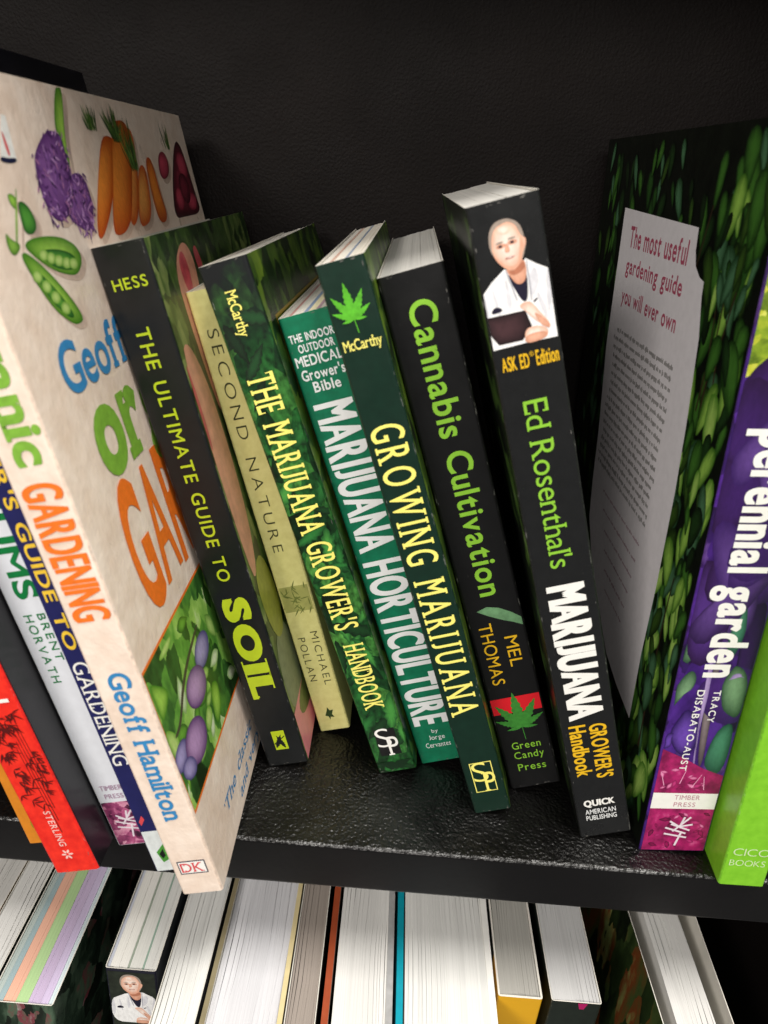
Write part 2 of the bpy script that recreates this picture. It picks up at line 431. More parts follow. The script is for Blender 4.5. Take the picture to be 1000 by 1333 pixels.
PRINTS = [
 ('organic','r','leaf_a',0,[(25.3,238.3),(29.5,237.3),(27.4,233.5),(24.7,235.5)]),
 ('organic','r','leaf_b',0,[(29.6,236.3),(34.5,235.1),(36.4,230.0),(32.7,227.2),(27.1,227.6),(27.9,232.5)]),
 ('organic','r','leaf_a',1,[(30.6,239.2),(31.4,239.1),(21.1,225.1),(19.7,224.9)]),
 ('organic','r','leaf_c',0,[(17.0,229.3),(18.7,226.9),(23.5,225.3),(17.8,222.5),(15.4,224.7)]),
 ('organic','r','leaf_a',1,[(23.5,225.3),(32.2,226.6),(46.5,225.7),(55.4,222.9),(58.3,219.4),(56.1,216.2),(50.5,213.8),(43.0,215.0),(35.0,217.5),(28.0,221.5)]),
 ('organic','r','leaf_b',2,[(30.7,223.0),(43.8,222.4),(54.1,219.4),(51.9,215.5),(43.3,216.1),(34.9,218.6)]),
 ('organic','r','leaf_a',1,[(20.5,223.2),(24.9,223.2),(35.2,215.3),(42.9,206.4),(45.1,201.4),(41.4,200.6),(36.8,201.3),(28.3,207.1),(22.4,217.4)]),
 ('organic','r','leaf_b',2,[(23.4,219.7),(30.4,215.5),(38.4,206.5),(39.6,202.6),(35.0,203.7),(27.2,210.5)]),
 ('organic','r','leaf_d',3,[(36.2,221.6),(36.0,221.1),(35.5,220.6),(34.8,220.2),(33.9,220.0),(33.0,219.9),(32.2,220.0),(31.4,220.2),(30.9,220.6),(30.6,221.0),(30.5,221.5),(30.7,222.0),(31.2,222.4),(31.9,222.8),(32.7,223.0),(33.6,223.1),(34.5,223.0),(35.3,222.8),(35.8,222.5),(36.2,222.1)]),
 ('organic','r','leaf_d',3,[(40.3,220.3),(40.1,219.8),(39.5,219.3),(38.8,219.0),(37.9,218.7),(37.0,218.6),(36.1,218.7),(35.3,219.0),(34.7,219.3),(34.4,219.8),(34.4,220.2),(34.6,220.7),(35.1,221.2),(35.8,221.6),(36.7,221.8),(37.6,221.9),(38.5,221.8),(39.3,221.6),(39.9,221.2),(40.2,220.8)]),
 ('organic','r','leaf_d',3,[(44.7,219.2),(44.5,218.6),(43.9,218.2),(43.2,217.8),(42.3,217.6),(41.3,217.5),(40.3,217.6),(39.5,217.8),(38.9,218.2),(38.6,218.6),(38.5,219.2),(38.8,219.7),(39.3,220.1),(40.0,220.5),(40.9,220.7),(41.9,220.8),(42.8,220.7),(43.6,220.5),(44.3,220.1),(44.6,219.7)]),
 ('organic','r','leaf_d',3,[(49.3,218.0),(49.0,217.5),(48.5,217.0),(47.7,216.6),(46.8,216.4),(45.7,216.3),(44.8,216.4),(43.9,216.6),(43.3,217.0),(42.9,217.5),(42.9,218.0),(43.1,218.5),(43.6,219.0),(44.4,219.4),(45.3,219.6),(46.3,219.7),(47.3,219.6),(48.2,219.4),(48.8,219.0),(49.2,218.5)]),
 ('organic','r','leaf_d',3,[(53.9,217.3),(53.6,216.7),(53.1,216.2),(52.3,215.9),(51.3,215.6),(50.2,215.5),(49.2,215.6),(48.3,215.9),(47.7,216.3),(47.3,216.8),(47.2,217.3),(47.5,217.8),(48.0,218.3),(48.8,218.7),(49.8,218.9),(50.8,219.0),(51.8,218.9),(52.7,218.7),(53.4,218.3),(53.8,217.8)]),
 ('organic','r','leaf_d',3,[(28.2,216.7),(28.1,216.1),(27.7,215.6),(27.1,215.2),(26.3,215.0),(25.5,214.8),(24.7,214.9),(23.9,215.2),(23.3,215.5),(22.9,216.0),(22.8,216.5),(22.9,217.1),(23.3,217.6),(23.9,218.0),(24.6,218.2),(25.5,218.4),(26.3,218.3),(27.1,218.1),(27.7,217.7),(28.1,217.2)]),
 ('organic','r','leaf_d',3,[(31.5,213.5),(31.4,212.9),(31.0,212.4),(30.3,212.0),(29.5,211.7),(28.7,211.6),(27.8,211.7),(27.0,212.0),(26.4,212.4),(26.0,212.9),(25.9,213.4),(26.0,214.0),(26.4,214.5),(27.0,214.9),(27.8,215.1),(28.6,215.2),(29.5,215.2),(30.3,214.9),(30.9,214.5),(31.3,214.1)]),
 ('organic','r','leaf_d',3,[(34.7,210.0),(34.6,209.4),(34.2,208.9),(33.5,208.5),(32.7,208.2),(31.8,208.1),(30.9,208.2),(30.1,208.5),(29.5,208.9),(29.1,209.4),(28.9,210.0),(29.1,210.5),(29.5,211.1),(30.1,211.5),(30.9,211.7),(31.8,211.8),(32.7,211.7),(33.5,211.5),(34.1,211.1),(34.6,210.5)]),
 ('organic','r','leaf_d',3,[(38.6,206.2),(38.5,205.6),(38.0,205.1),(37.4,204.7),(36.5,204.4),(35.6,204.4),(34.7,204.5),(33.8,204.8),(33.2,205.2),(32.7,205.7),(32.6,206.3),(32.7,206.9),(33.1,207.4),(33.7,207.8),(34.6,208.1),(35.5,208.2),(36.4,208.1),(37.3,207.8),(38.0,207.4),(38.4,206.8)]),
 ('organic','r','leaf_a',0,[(79.4,268.3),(85.0,268.2),(76.7,256.3),(73.7,250.7),(71.5,243.9),(68.8,243.5),(71.8,253.9),(68.5,255.2)]),
 ('organic','r','allium',1,[(59.0,253.4),(65.7,255.1),(71.8,253.9),(71.2,248.4),(69.6,241.7),(65.7,235.0),(57.2,229.8),(49.4,229.2),(45.3,233.6),(45.4,239.9),(47.1,244.9),(49.1,248.0)]),
 ('organic','r','allium',2,[(70.6,242.8),(78.5,242.8),(80.9,238.1),(79.2,231.0),(72.9,225.3),(65.7,225.8),(59.4,229.7),(60.6,235.2)]),
 ('organic','r','carrot_b',1,[(103.8,253.9),(110.2,255.4),(114.1,253.8),(108.3,244.0),(96.8,231.4),(83.9,222.0),(80.3,222.8),(87.7,234.3)]),
 ('organic','r','carrot_a',2,[(131.7,258.9),(140.0,258.5),(132.8,241.2),(122.1,226.1),(112.8,223.0),(121.3,241.3)]),
 ('organic','r','carrot_b',3,[(119.3,259.6),(129.2,261.7),(133.5,259.0),(128.1,246.7),(114.8,227.9),(106.7,222.9),(99.1,221.8),(95.9,223.6),(105.9,238.8)]),
 ('organic','r','carrot_a',4,[(136.8,245.4),(144.5,245.4),(139.0,229.5),(132.0,223.4),(121.2,223.3)]),
 ('organic','r','carrot_b',5,[(149.2,248.4),(156.4,248.5),(155.8,234.9),(157.2,224.0),(146.7,222.5),(145.7,232.2)]),
 ('organic','r','leaf_c',6,[(122.1,267.8),(133.3,267.9),(128.2,260.6),(119.0,257.5),(112.5,253.7),(110.3,254.6),(118.5,262.1)]),
 ('organic','r','leaf_e',6,[(141.6,267.7),(156.2,268.8),(176.8,268.3),(162.9,260.4),(149.2,248.4),(139.5,246.3),(141.7,252.5),(142.7,259.4)]),
 ('organic','r','radish',1,[(168.8,250.2),(178.1,251.6),(181.9,247.2),(177.3,241.5),(167.0,239.4),(163.4,242.5)]),
 ('organic','r','radish_dark',1,[(201.0,257.3),(209.6,254.3),(212.0,243.3),(214.0,231.6),(215.9,223.6),(183.9,223.5),(168.4,223.4),(178.2,237.6)]),
 ('organic','r','radish',2,[(210.6,246.3),(210.2,244.4),(209.0,242.7),(207.1,241.2),(204.7,240.2),(202.1,239.8),(199.5,240.0),(197.2,240.7),(195.4,241.9),(194.2,243.4),(193.8,245.2),(194.2,247.0),(195.3,248.6),(197.1,250.1),(199.3,251.1),(201.9,251.5),(204.5,251.5),(206.9,250.8),(208.8,249.7),(210.1,248.1)]),
 ('organic','r','radish',2,[(213.1,229.5),(212.2,228.2),(210.5,227.1),(208.2,226.1),(205.6,225.6),(202.8,225.4),(200.2,225.6),(198.1,226.2),(196.6,227.1),(195.8,228.2),(195.8,229.4),(196.6,230.7),(198.2,231.8),(200.4,232.7),(202.9,233.3),(205.7,233.6),(208.3,233.4),(210.5,232.9),(212.2,232.0),(213.1,230.8)]),
 ('organic','r','radish',2,[(191.1,231.6),(190.2,230.0),(188.7,228.5),(186.8,227.3),(184.8,226.6),(182.7,226.3),(180.8,226.6),(179.3,227.3),(178.3,228.5),(177.9,229.9),(178.1,231.5),(179.0,233.1),(180.4,234.5),(182.2,235.7),(184.2,236.4),(186.3,236.7),(188.2,236.5),(189.8,235.8),(190.9,234.7),(191.3,233.2)]),
 ('organic','r','leaf_e',3,[(222.2,264.9),(228.1,265.2),(223.6,252.9),(213.0,250.9)]),
 ('organic','r','radish_dark',4,[(205.2,235.9),(204.6,233.8),(203.3,231.9),(201.3,230.3),(198.9,229.3),(196.3,228.9),(193.8,229.2),(191.6,230.1),(189.9,231.5),(188.9,233.3),(188.6,235.3),(189.2,237.3),(190.4,239.1),(192.3,240.7),(194.6,241.7),(197.1,242.2),(199.7,242.0),(202.0,241.2),(203.7,239.8),(204.9,238.0)]),
 ('organic','r','white',0,[(37.1,257.5),(39.4,257.3),(37.2,245.9),(31.7,245.4),(28.5,246.5)]),
 ('organic','r','ink',1,[(28.9,247.1),(32.6,246.6),(37.1,246.8),(37.2,245.9),(33.3,245.3),(27.9,245.8)]),
 ('organic','r','red_ink',1,[(33.8,253.3),(34.8,253.0),(34.8,247.2),(33.1,247.1)]),
 ('organic','r','plum_b',3,[(54.7,68.3),(52.0,67.3),(49.1,66.8),(46.2,67.0),(43.7,67.7),(41.6,68.9),(40.3,70.5),(39.8,72.3),(40.1,74.1),(41.3,75.8),(43.2,77.3),(45.6,78.4),(48.4,78.9),(51.3,78.9),(54.0,78.3),(56.2,77.1),(57.7,75.5),(58.3,73.7),(58.0,71.7),(56.7,69.9)]),
 ('organic','r','plum_a',3,[(41.7,60.2),(38.9,59.2),(35.6,59.0),(32.3,59.6),(29.2,60.8),(26.6,62.7),(24.8,64.8),(23.9,67.2),(23.9,69.5),(24.9,71.5),(26.8,73.1),(29.4,74.1),(32.4,74.5),(35.7,74.1),(38.9,73.0),(41.7,71.3),(43.8,69.1),(44.9,66.6),(44.9,64.1),(43.8,61.9)]),
 ('organic','r','plum_b',3,[(9.8,55.4),(7.8,54.8),(5.6,54.6),(3.5,55.0),(1.7,55.7),(0.3,56.8),(-0.4,58.1),(-0.6,59.5),(-0.0,60.8),(1.1,62.1),(2.7,63.1),(4.6,63.7),(6.7,63.9),(8.8,63.6),(10.7,63.0),(12.2,61.9),(13.0,60.6),(13.2,59.1),(12.7,57.6),(11.5,56.4)]),
 ('organic','r','plum_a',3,[(27.4,46.4),(24.4,45.4),(21.0,45.2),(17.5,45.9),(14.4,47.4),(11.9,49.5),(10.2,51.9),(9.4,54.4),(9.6,56.9),(10.7,59.1),(12.7,60.8),(15.5,61.9),(18.6,62.2),(22.0,61.7),(25.2,60.4),(28.0,58.5),(30.0,56.0),(31.0,53.2),(30.9,50.5),(29.6,48.2)]),
 ('organic','r','plum_b',3,[(13.1,46.8),(11.7,46.4),(10.0,46.6),(8.2,47.2),(6.4,48.2),(5.0,49.5),(3.9,51.0),(3.3,52.5),(3.2,53.9),(3.6,55.1),(4.6,55.9),(5.9,56.3),(7.5,56.2),(9.3,55.7),(11.0,54.7),(12.6,53.4),(13.7,51.9),(14.4,50.3),(14.5,48.9),(14.1,47.6)]),
 ('organic','r','twig',4,[(51.2,83.4),(52.6,82.1),(27.7,76.2),(14.0,66.5),(7.2,66.2),(6.4,67.6),(13.5,68.2),(25.8,77.7)]),
 ('organic','r','leaf_a',2,[(2.4,93.0),(7.7,88.7),(14.1,81.9),(8.6,78.1),(2.7,76.6),(2.4,83.4)]),
 ('organic','r','leaf_d',2,[(1.2,75.1),(6.7,70.2),(9.4,63.6),(3.2,57.8),(1.0,64.6)]),
 ('organic','r','leaf_a',2,[(5.4,56.8),(8.1,52.9),(3.0,43.4),(4.2,50.8)]),
 ('organic','r','leaf_d',2,[(12.5,93.6),(21.6,95.4),(31.3,94.1),(21.7,91.0)]),
 ('organic','r','leaf_a',2,[(45.0,58.7),(54.3,55.2),(49.5,43.1),(38.7,41.8)]),
 ('organic','r','leaf_d',2,[(37.6,55.8),(41.5,49.9),(32.0,45.3),(30.8,51.6)]),
 ('ed','s','coat',1,[(-0.3,227.8),(3.7,230.6),(8.0,233.5),(10.8,231.5),(14.4,235.1),(17.1,233.0),(20.6,231.0),(20.9,221.5),(20.6,210.8),(10.5,211.0),(-0.3,210.8)]),
 ('ed','s','shirt',2,[(8.0,232.4),(10.5,230.1),(14.4,232.7),(13.4,223.3),(11.7,223.0),(10.0,227.2)]),
 ('ed','s','skin_b',3,[(8.1,234.0),(13.7,235.6),(14.4,232.5),(13.4,228.7),(11.0,228.1),(9.2,231.0)]),
 ('ed','s','hair',4,[(4.7,239.6),(5.1,243.9),(6.9,246.4),(9.3,247.0),(11.5,246.8),(14.1,245.0),(14.9,241.9),(14.8,240.7),(15.3,240.6),(15.2,238.9),(13.6,234.9),(10.9,232.6),(8.4,233.5),(6.2,236.2)]),
 ('ed','s','skin_a',5,[(5.4,239.9),(5.9,243.3),(7.5,245.3),(11.0,246.2),(13.1,244.6),(14.0,241.7),(14.6,241.0),(15.4,240.5),(15.0,238.6),(14.0,237.2),(13.2,235.0),(11.0,232.8),(8.4,233.6),(6.4,236.3),(5.5,238.4)]),
 ('ed','s','jaw',6,[(5.4,238.6),(6.6,236.4),(8.7,234.2),(11.0,233.6),(13.1,235.4),(13.8,237.3),(13.4,234.8),(10.9,232.5),(8.4,233.3),(6.1,236.1)]),
 ('ed','s','skin_b',6,[(9.5,240.0),(9.4,239.7),(9.0,239.5),(8.5,239.3),(7.8,239.2),(7.2,239.3),(6.8,239.5),(6.6,239.7),(6.7,240.0),(7.0,240.3),(7.6,240.5),(8.2,240.5),(8.8,240.5),(9.3,240.3)]),
 ('ed','s','skin_b',6,[(12.8,240.5),(12.8,240.2),(12.4,239.9),(11.9,239.7),(11.2,239.7),(10.6,239.7),(10.2,239.9),(10.0,240.2),(10.1,240.5),(10.4,240.8),(11.0,240.9),(11.6,241.0),(12.2,240.9),(12.6,240.7)]),
 ('ed','s','skin_hi',6,[(11.4,244.1),(11.3,243.6),(10.9,243.2),(10.3,242.9),(9.6,242.8),(8.9,242.9),(8.3,243.2),(7.8,243.6),(7.6,244.1),(7.7,244.6),(8.1,245.0),(8.7,245.3),(9.4,245.4),(10.1,245.3),(10.7,245.0),(11.2,244.6)]),
 ('ed','s','jaw',6,[(13.8,241.8),(14.5,240.7),(14.3,238.1),(13.2,235.4),(12.2,234.5),(13.1,237.6)]),
 ('ed','s','neck_shade',4,[(8.7,232.9),(10.9,232.4),(13.6,234.9),(14.2,232.8),(11.9,231.3),(9.8,231.2)]),
 ('ed','s','seam',3,[(8.0,233.5),(8.5,233.3),(10.4,224.0),(9.9,223.8)]),
 ('ed','s','seam',3,[(14.4,235.0),(14.8,234.7),(14.6,223.0),(14.1,222.8)]),
 ('ed','s','shade',2,[(0.1,227.3),(1.3,228.2),(1.5,218.4),(0.3,215.5),(-0.0,218.8)]),
 ('ed','s','shade',2,[(19.8,230.8),(20.5,230.8),(20.7,223.9),(18.6,217.4),(18.8,223.5)]),
 ('ed','s','shade',2,[(7.6,230.8),(8.2,229.9),(8.7,222.9),(7.1,221.4)]),
 ('ed','s','shade',2,[(15.8,225.0),(17.0,224.8),(18.6,217.4),(17.6,216.5)]),
 ('ed','s','shirt',7,[(8.5,239.9),(8.4,239.7),(8.1,239.5),(7.7,239.5),(7.4,239.6),(7.2,239.8),(7.3,240.0),(7.6,240.1),(8.0,240.2),(8.3,240.1)]),
 ('ed','s','shirt',7,[(12.0,240.4),(11.9,240.2),(11.6,240.0),(11.2,240.0),(10.9,240.1),(10.7,240.3),(10.8,240.5),(11.1,240.7),(11.5,240.7),(11.8,240.6)]),
 ('ed','s','hair',7,[(9.0,241.0),(8.8,240.8),(8.2,240.6),(7.5,240.5),(6.9,240.6),(6.6,240.7),(6.8,240.9),(7.4,241.1),(8.1,241.2),(8.8,241.1)]),
 ('ed','s','hair',7,[(12.6,241.5),(12.4,241.4),(11.8,241.2),(11.0,241.1),(10.4,241.2),(10.2,241.3),(10.4,241.5),(10.9,241.7),(11.7,241.7),(12.3,241.7)]),
 ('ed','s','skin_b',7,[(9.4,240.3),(10.0,240.3),(10.5,238.1),(9.5,237.7),(8.9,238.2)]),
 ('ed','s','lips',8,[(11.7,236.5),(11.5,236.4),(11.1,236.2),(10.5,236.1),(9.8,236.0),(9.2,236.0),(8.8,236.1),(8.6,236.2),(8.7,236.3),(9.1,236.5),(9.7,236.6),(10.4,236.7),(11.0,236.7),(11.5,236.6)]),
 ('ed','s','tooth',9,[(11.3,236.5),(11.2,236.5),(10.8,236.4),(10.3,236.3),(9.8,236.3),(9.4,236.3),(9.3,236.3),(9.4,236.4),(9.8,236.5),(10.3,236.6),(10.8,236.6),(11.2,236.6)]),
 ('ed','s','shade',2,[(3.2,228.1),(4.0,228.3),(5.0,220.7),(4.4,219.3)]),
 ('ed','s','shade',2,[(14.4,230.6),(17.0,232.6),(17.4,227.7),(14.2,223.1)]),
 ('ed','s','clipboard',3,[(-0.4,220.8),(12.0,220.6),(13.2,215.6),(9.9,212.0),(2.7,212.1),(0.2,215.5)]),
 ('ed','s','shirt',3,[(1.7,221.5),(3.2,223.5),(5.1,223.0),(5.6,221.7)]),
 ('ed','s','skin_a',4,[(10.2,222.4),(12.5,223.1),(14.3,222.5),(16.1,219.2),(18.7,215.4),(18.4,213.7),(17.0,214.7),(13.9,217.8),(12.0,220.4)]),
 ('ed','s','skin_b',5,[(14.2,219.6),(16.0,218.4),(18.6,215.1),(18.0,213.8),(15.9,215.3)]),
 ('ed','s','skin_a',4,[(11.0,215.1),(14.0,215.5),(16.5,214.8),(17.8,213.5),(17.3,211.4),(13.6,210.7),(10.5,210.9)]),
 ('ed','s','skin_b',5,[(10.8,213.0),(14.1,213.6),(17.5,213.1),(17.2,211.4),(13.6,210.8),(10.5,211.0)]),
 ('ed','s','shirt',5,[(14.6,222.7),(16.0,223.5),(16.2,223.1),(14.9,222.2)]),
]

# ------------------------------------------------------------------ upper shelf, left to right
UP = 'books on the upper shelf'
orange_c = pm('orange_cover', 'e08a22', var=0.1)
make_book('orange', (-0.16398, -0.01047, 0), 0.21943, 0, 0.0125, 0.210, 0.150, [orange_c]*3,
    'thin orange book leaning behind the red book at the left end', UP)
tiny = []
vv = 92.0
while vv > 44:
    l_ = random.uniform(0.8, 1.7); tiny.append((pm('ink_brown', '7a4a12'), 3, rect(4, random.choice((5.6, 5.6, 6.3)), vv - l_, vv))); vv -= l_ + (0.5 if random.random() < 0.8 else 1.8)
prints('orange', 's', 'subtitle_lettering', tiny)['kind'] = 'stuff'
prints('orange', 's', 'leaf_mark', [(pm('ink_olive', '9a8a20'), 3, leaflet(5, 8, 7, 1.3, 70)), (PM['leaf_b'], 4, leaflet(8, 9, 5, 1.1, 120))])

red_c = pm('red_cover', 'e0231a', var=0.10, h2='ee3322')
charcoal = pm('charcoal_cover', '18171a', var=0.12, rough=0.32)
make_book('red', (-0.14806, -0.02216, 0), 0.25444, -0.0015, 0.01709, 0.250, 0.180, [charcoal, red_c, charcoal],
    'red spined book with a charcoal cover and dark bamboo leaves, overhanging the shelf edge', UP)
bam = []
random.seed(3)
dkred = pm('bamboo_ink', '5a1210', var=0.2)
for k in range(60):
    a, b = random.uniform(1.5, 15), random.uniform(34, 76)
    if a > 3 + (b - 36) * 0.5 + 7: continue
    for q in range(3): bam.append((dkred, 2 + (k * 3 + q) * 0.05, leaflet(a, b, random.uniform(2.5, 5), 0.26, random.uniform(-120, 20), 4, 0)))
for k in range(5): bam.append((dkred, 1, [(10 + k * 0.9, 20 + k * 6), (10.3 + k * 0.9, 20 + k * 6), (9 + k, 60 + k * 3), (8.8 + k, 60 + k * 3)]))
prints('red', 's', 'bamboo_print', bam)
lettering('red', 's', 'title_lettering', 'NATURAL', white, (7, 14.5, 75, 150), off=0.0, track=0.16)
lettering('red', 's', 'publisher_lettering', 'STERLING', pm('ink_pale', 'f0c8c0'), (6.9, 9.6, 13.5, 31), off=0.01, track=0.16)
prints('red', 's', 'publisher_mark', [(pm('ink_pale', 'f0c8c0'), 4 + i, oval(8.1 + 1.3*math.cos(R(i*60)), 9.2 + 1.6*math.sin(R(i*60)), 0.95, 0.45, i*60, 10)) for i in range(6)])

bluewhite = pm('pale_blue_white', 'e4e7ee', var=0.04)
pinkph = picture('pink_blossom', [(0.25, '3a1830'), (0.42, '8a3a64'), (0.58, 'b85a86'), (0.78, 'e8a8c0')], (260, 260, 260))
make_book('white', (-0.12997, -0.00796, 0), 0.25446, -0.0015, 0.01505, 0.230, 0.160, [pm('navy_cover', '1c1a44'), bluewhite, pm('navy_cover', '1c1a44')],
    'white spined book with green lettering and a pink blossom photo at its foot', UP)
greenlet = pm('print_deep_green', '0f7a3e')
lettering('white', 's', 'title_lettering', 'GERANIUMS', greenlet, (4.6, 12.6, 113.5, 205), off=0.025, track=0.09)
lettering('white', 's', 'author_lettering', 'BRENT', greenlet, (8.6, 11.4, 88.5, 107.5), off=0.005, track=0.22)
lettering('white', 's', 'surname_lettering', 'HORVATH', greenlet, (3.9, 7.0, 79.5, 107.5), off=0.005, track=0.22)
ltmag = pm('ink_mauve', 'b79ab0')
lettering('white', 's', 'publisher_lettering', 'TIMBER', ltmag, (3.0, 11.8, 28.6, 31.0), 'across', off=0.01)
lettering('white', 's', 'imprint_lettering', 'PRESS', ltmag, (3.6, 11.0, 24.4, 26.8), 'across', off=0.01)
def twig_mark(key, cx, cy, s, m):
    segs = [((0, -6), (1.2, 0)), ((-4, -1), (3, -2.5)), ((-4, 1.5), (2.5, -0.8)), ((-2.5, 3), (3.5, 0.5)), ((0, 2), (4, 3)), ((-1.6, 0), (3, 6)), ((0.5, 3), (1.2, 6)), ((-3, 4.2), (0.8, 1.5))]
    P = []
    for i, (a, b) in enumerate(segs):
        dx, dy = b[0]-a[0], b[1]-a[1]; l = math.hypot(dx, dy); nx, ny = -dy/l*0.32, dx/l*0.32
        P.append((m, 5 + i * 0.4, [(cx+s*(a[0]+nx), cy+s*(a[1]+ny)), (cx+s*(b[0]+nx), cy+s*(b[1]+ny)), (cx+s*(b[0]-nx), cy+s*(b[1]-ny)), (cx+s*(a[0]-nx), cy+s*(a[1]-ny))]))
    prints(key, 's', 'publisher_mark', P)
prints('white', 's', 'blossom_print', [(pinkph, 1, rect(0, 15, 0, 22.5))])
twig_mark('white', 8.0, 11, 1.15, pm('ink_lilac_white', 'eadfe8'))

bluec = pm('blue_cover', '1e2058', var=0.12)
make_book('blue', (-0.1118, -0.01801, 0), 0.24444, 0.0138, 0.0108, 0.27886, 0.1423, [bluec, bluec, pm('midnight_cover', '0e0e16')],
    'tall navy blue book with yellow lettering pressed against the cream gardening book', UP)
ylet = pm('print_warm_yellow', 'f2c93c')
lettering('blue', 's', 'title_lettering', "BEGINNER'S GUIDE TO", ylet, (2.2, 6.4, 103, 205), off=0.02)
lettering('blue', 's', 'subject_lettering', 'GARDENING', white, (1.6, 7.2, 53.5, 98), off=0.0, serif=0.07, slab=0.05, track=0.12)
prints('blue', 's', 'foot_print', [(pm('foot_white', 'dfe6e6'), 1, rect(0.5, 10.4, 0, 21)), (PM['red_ink'], 2, [(2.0, 24), (4, 27), (3.4, 29), (1.6, 26)]),
    (pm('ink_bright_green', '4e9a3a'), 3, [(3.4, 10), (7, 14), (7.2, 6), (4.6, 4.5)]), (black, 4, [(4.2, 9), (6.2, 11.5), (6.4, 8), (5, 6.5)])])

cream = pm('cream_recycled_paper', 'e8d2c0', var=0.06, scale=90, h2='f0e0d2', rough=0.30)
_nt = cream.node_tree; _b = [n for n in _nt.nodes if n.type == 'BUMP'][0]
_b.inputs['Strength'].default_value = 0.5; _b.inputs['Distance'].default_value = 0.0006
_nt.links.new(noise(_nt, coords(_nt, (1, 1, 0.8)), 260, 4, 0.6), _b.inputs['Height'])
make_book('organic', (-0.09914, -0.02654, 0), 0.24863, 0.0136, 0.0155, 0.26812, 0.2201, [cream]*3,
    'large cream gardening book with vegetables on its cover, overhanging the shelf edge', UP)
ogreen, oorange, oblue = pm('grass_green_ink', '7cae3c', var=0.18, scale=400), pm('orange_ink', 'ee7624', var=0.12, scale=500), pm('sky_blue_ink', '3384bd', var=0.12)
lettering('organic', 's', 'title_lettering', 'organic', ogreen, (1.2, 14.7, 171.0, 227), off=0.035, serif=0.05, slab=0.09, track=0.05)
lettering('organic', 's', 'subject_lettering', 'GARDENING', oorange, (2.4, 14.2, 120.5, 166), off=0.015, fat=0.035, track=0.11)
lettering('organic', 's', 'author_lettering', 'Geoff Hamilton', oblue, (4.8, 12.2, 37, 101), off=0.02, serif=0.045, slab=0.08, track=0.05)
lettering('organic', 'r', 'cover_author_lettering', 'Geoff Hamilton', oblue, (19.5, 150, 183, 198.5), 'across', off=0.02, serif=0.04, slab=0.08, track=0.05)
lettering('organic', 'r', 'cover_title_lettering', 'organic', ogreen, (24.5, 152, 144, 184), 'across', off=0.04, serif=0.05, slab=0.10, track=0.05)
lettering('organic', 'r', 'cover_subject_lettering', 'GARDENING', oorange, (21, 174, 105, 152.5), 'across', off=0.03, track=0.09)
plumbg = picture('orchard_photo', [(0.2, '16280f'), (0.4, '35642a'), (0.55, '5f9a3a'), (0.7, '9cc860'), (0.85, 'dfe8c8')], (90, 90, 55))
prints('organic', 'r', 'orchard_print', [(oorange, 0, rect(1.3, 150, 37.4, 98.4)), (plumbg, 1, rect(1.6, 150, 38.6, 97.2))])
lettering('organic', 'r', 'tagline_lettering', 'The classic practical', oblue, (23, 118, 11.5, 18.5), 'across', off=0.0, serif=0.03, slab=0.05, italic=0.25)
lettering('organic', 'r', 'tagline_second_lettering', 'and very best guide', oblue, (40, 128, 2.5, 9), 'across', off=0.0, serif=0.03, slab=0.05, italic=0.25)
prints('organic', 's', 'publisher_mark', [(PM['ink'], 3, rect(2.6, 13.0, 10.3, 16.9)), (white, 4, rect(3.0, 12.6, 10.8, 16.4))])
lettering('organic', 's', 'publisher_lettering', 'DK', PM['red_ink'], (3.5, 12.0, 11.4, 15.9), 'across', off=0.0, serif=0.05, slab=0.05, layer=10)
names = dict(allium='allium_print', carrot_a='carrot_print', carrot_b='carrot_print', radish='radish_print', radish_dark='radish_print',
             plum_a='plum_print', plum_b='plum_print', twig='plum_print', white='emblem_print', ink='emblem_print', red_ink='emblem_print')
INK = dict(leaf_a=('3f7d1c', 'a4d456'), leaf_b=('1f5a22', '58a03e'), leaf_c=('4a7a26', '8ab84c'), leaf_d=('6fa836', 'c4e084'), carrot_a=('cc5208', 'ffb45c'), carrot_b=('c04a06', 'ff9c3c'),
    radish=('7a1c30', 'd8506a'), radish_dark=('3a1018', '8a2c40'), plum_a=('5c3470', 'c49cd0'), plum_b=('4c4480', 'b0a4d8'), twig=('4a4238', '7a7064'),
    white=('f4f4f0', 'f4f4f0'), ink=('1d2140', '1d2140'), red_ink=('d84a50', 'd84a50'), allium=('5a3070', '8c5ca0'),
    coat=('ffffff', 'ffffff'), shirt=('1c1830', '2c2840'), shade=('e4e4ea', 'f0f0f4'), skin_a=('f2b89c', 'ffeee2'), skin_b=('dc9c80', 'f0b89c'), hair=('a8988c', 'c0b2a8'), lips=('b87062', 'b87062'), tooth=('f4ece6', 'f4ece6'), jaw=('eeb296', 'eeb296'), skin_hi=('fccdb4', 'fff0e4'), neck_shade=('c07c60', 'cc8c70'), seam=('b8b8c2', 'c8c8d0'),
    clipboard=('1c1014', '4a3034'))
FLAT = ('white', 'ink', 'red_ink', 'coat', 'hair', 'shirt', 'twig', 'lips', 'tooth', 'jaw', 'neck_shade', 'seam', 'shade')
grp = {}
def widen(pts, k):
    c = sum(p[0] for p in pts) / len(pts); return [(c + (a - c) * k, b) for a, b in pts]
PRINTS = [(bk, fc, mt, ly, widen(pts, 1.28) if mt.startswith('carrot') else pts) for (bk, fc, mt, ly, pts) in PRINTS]
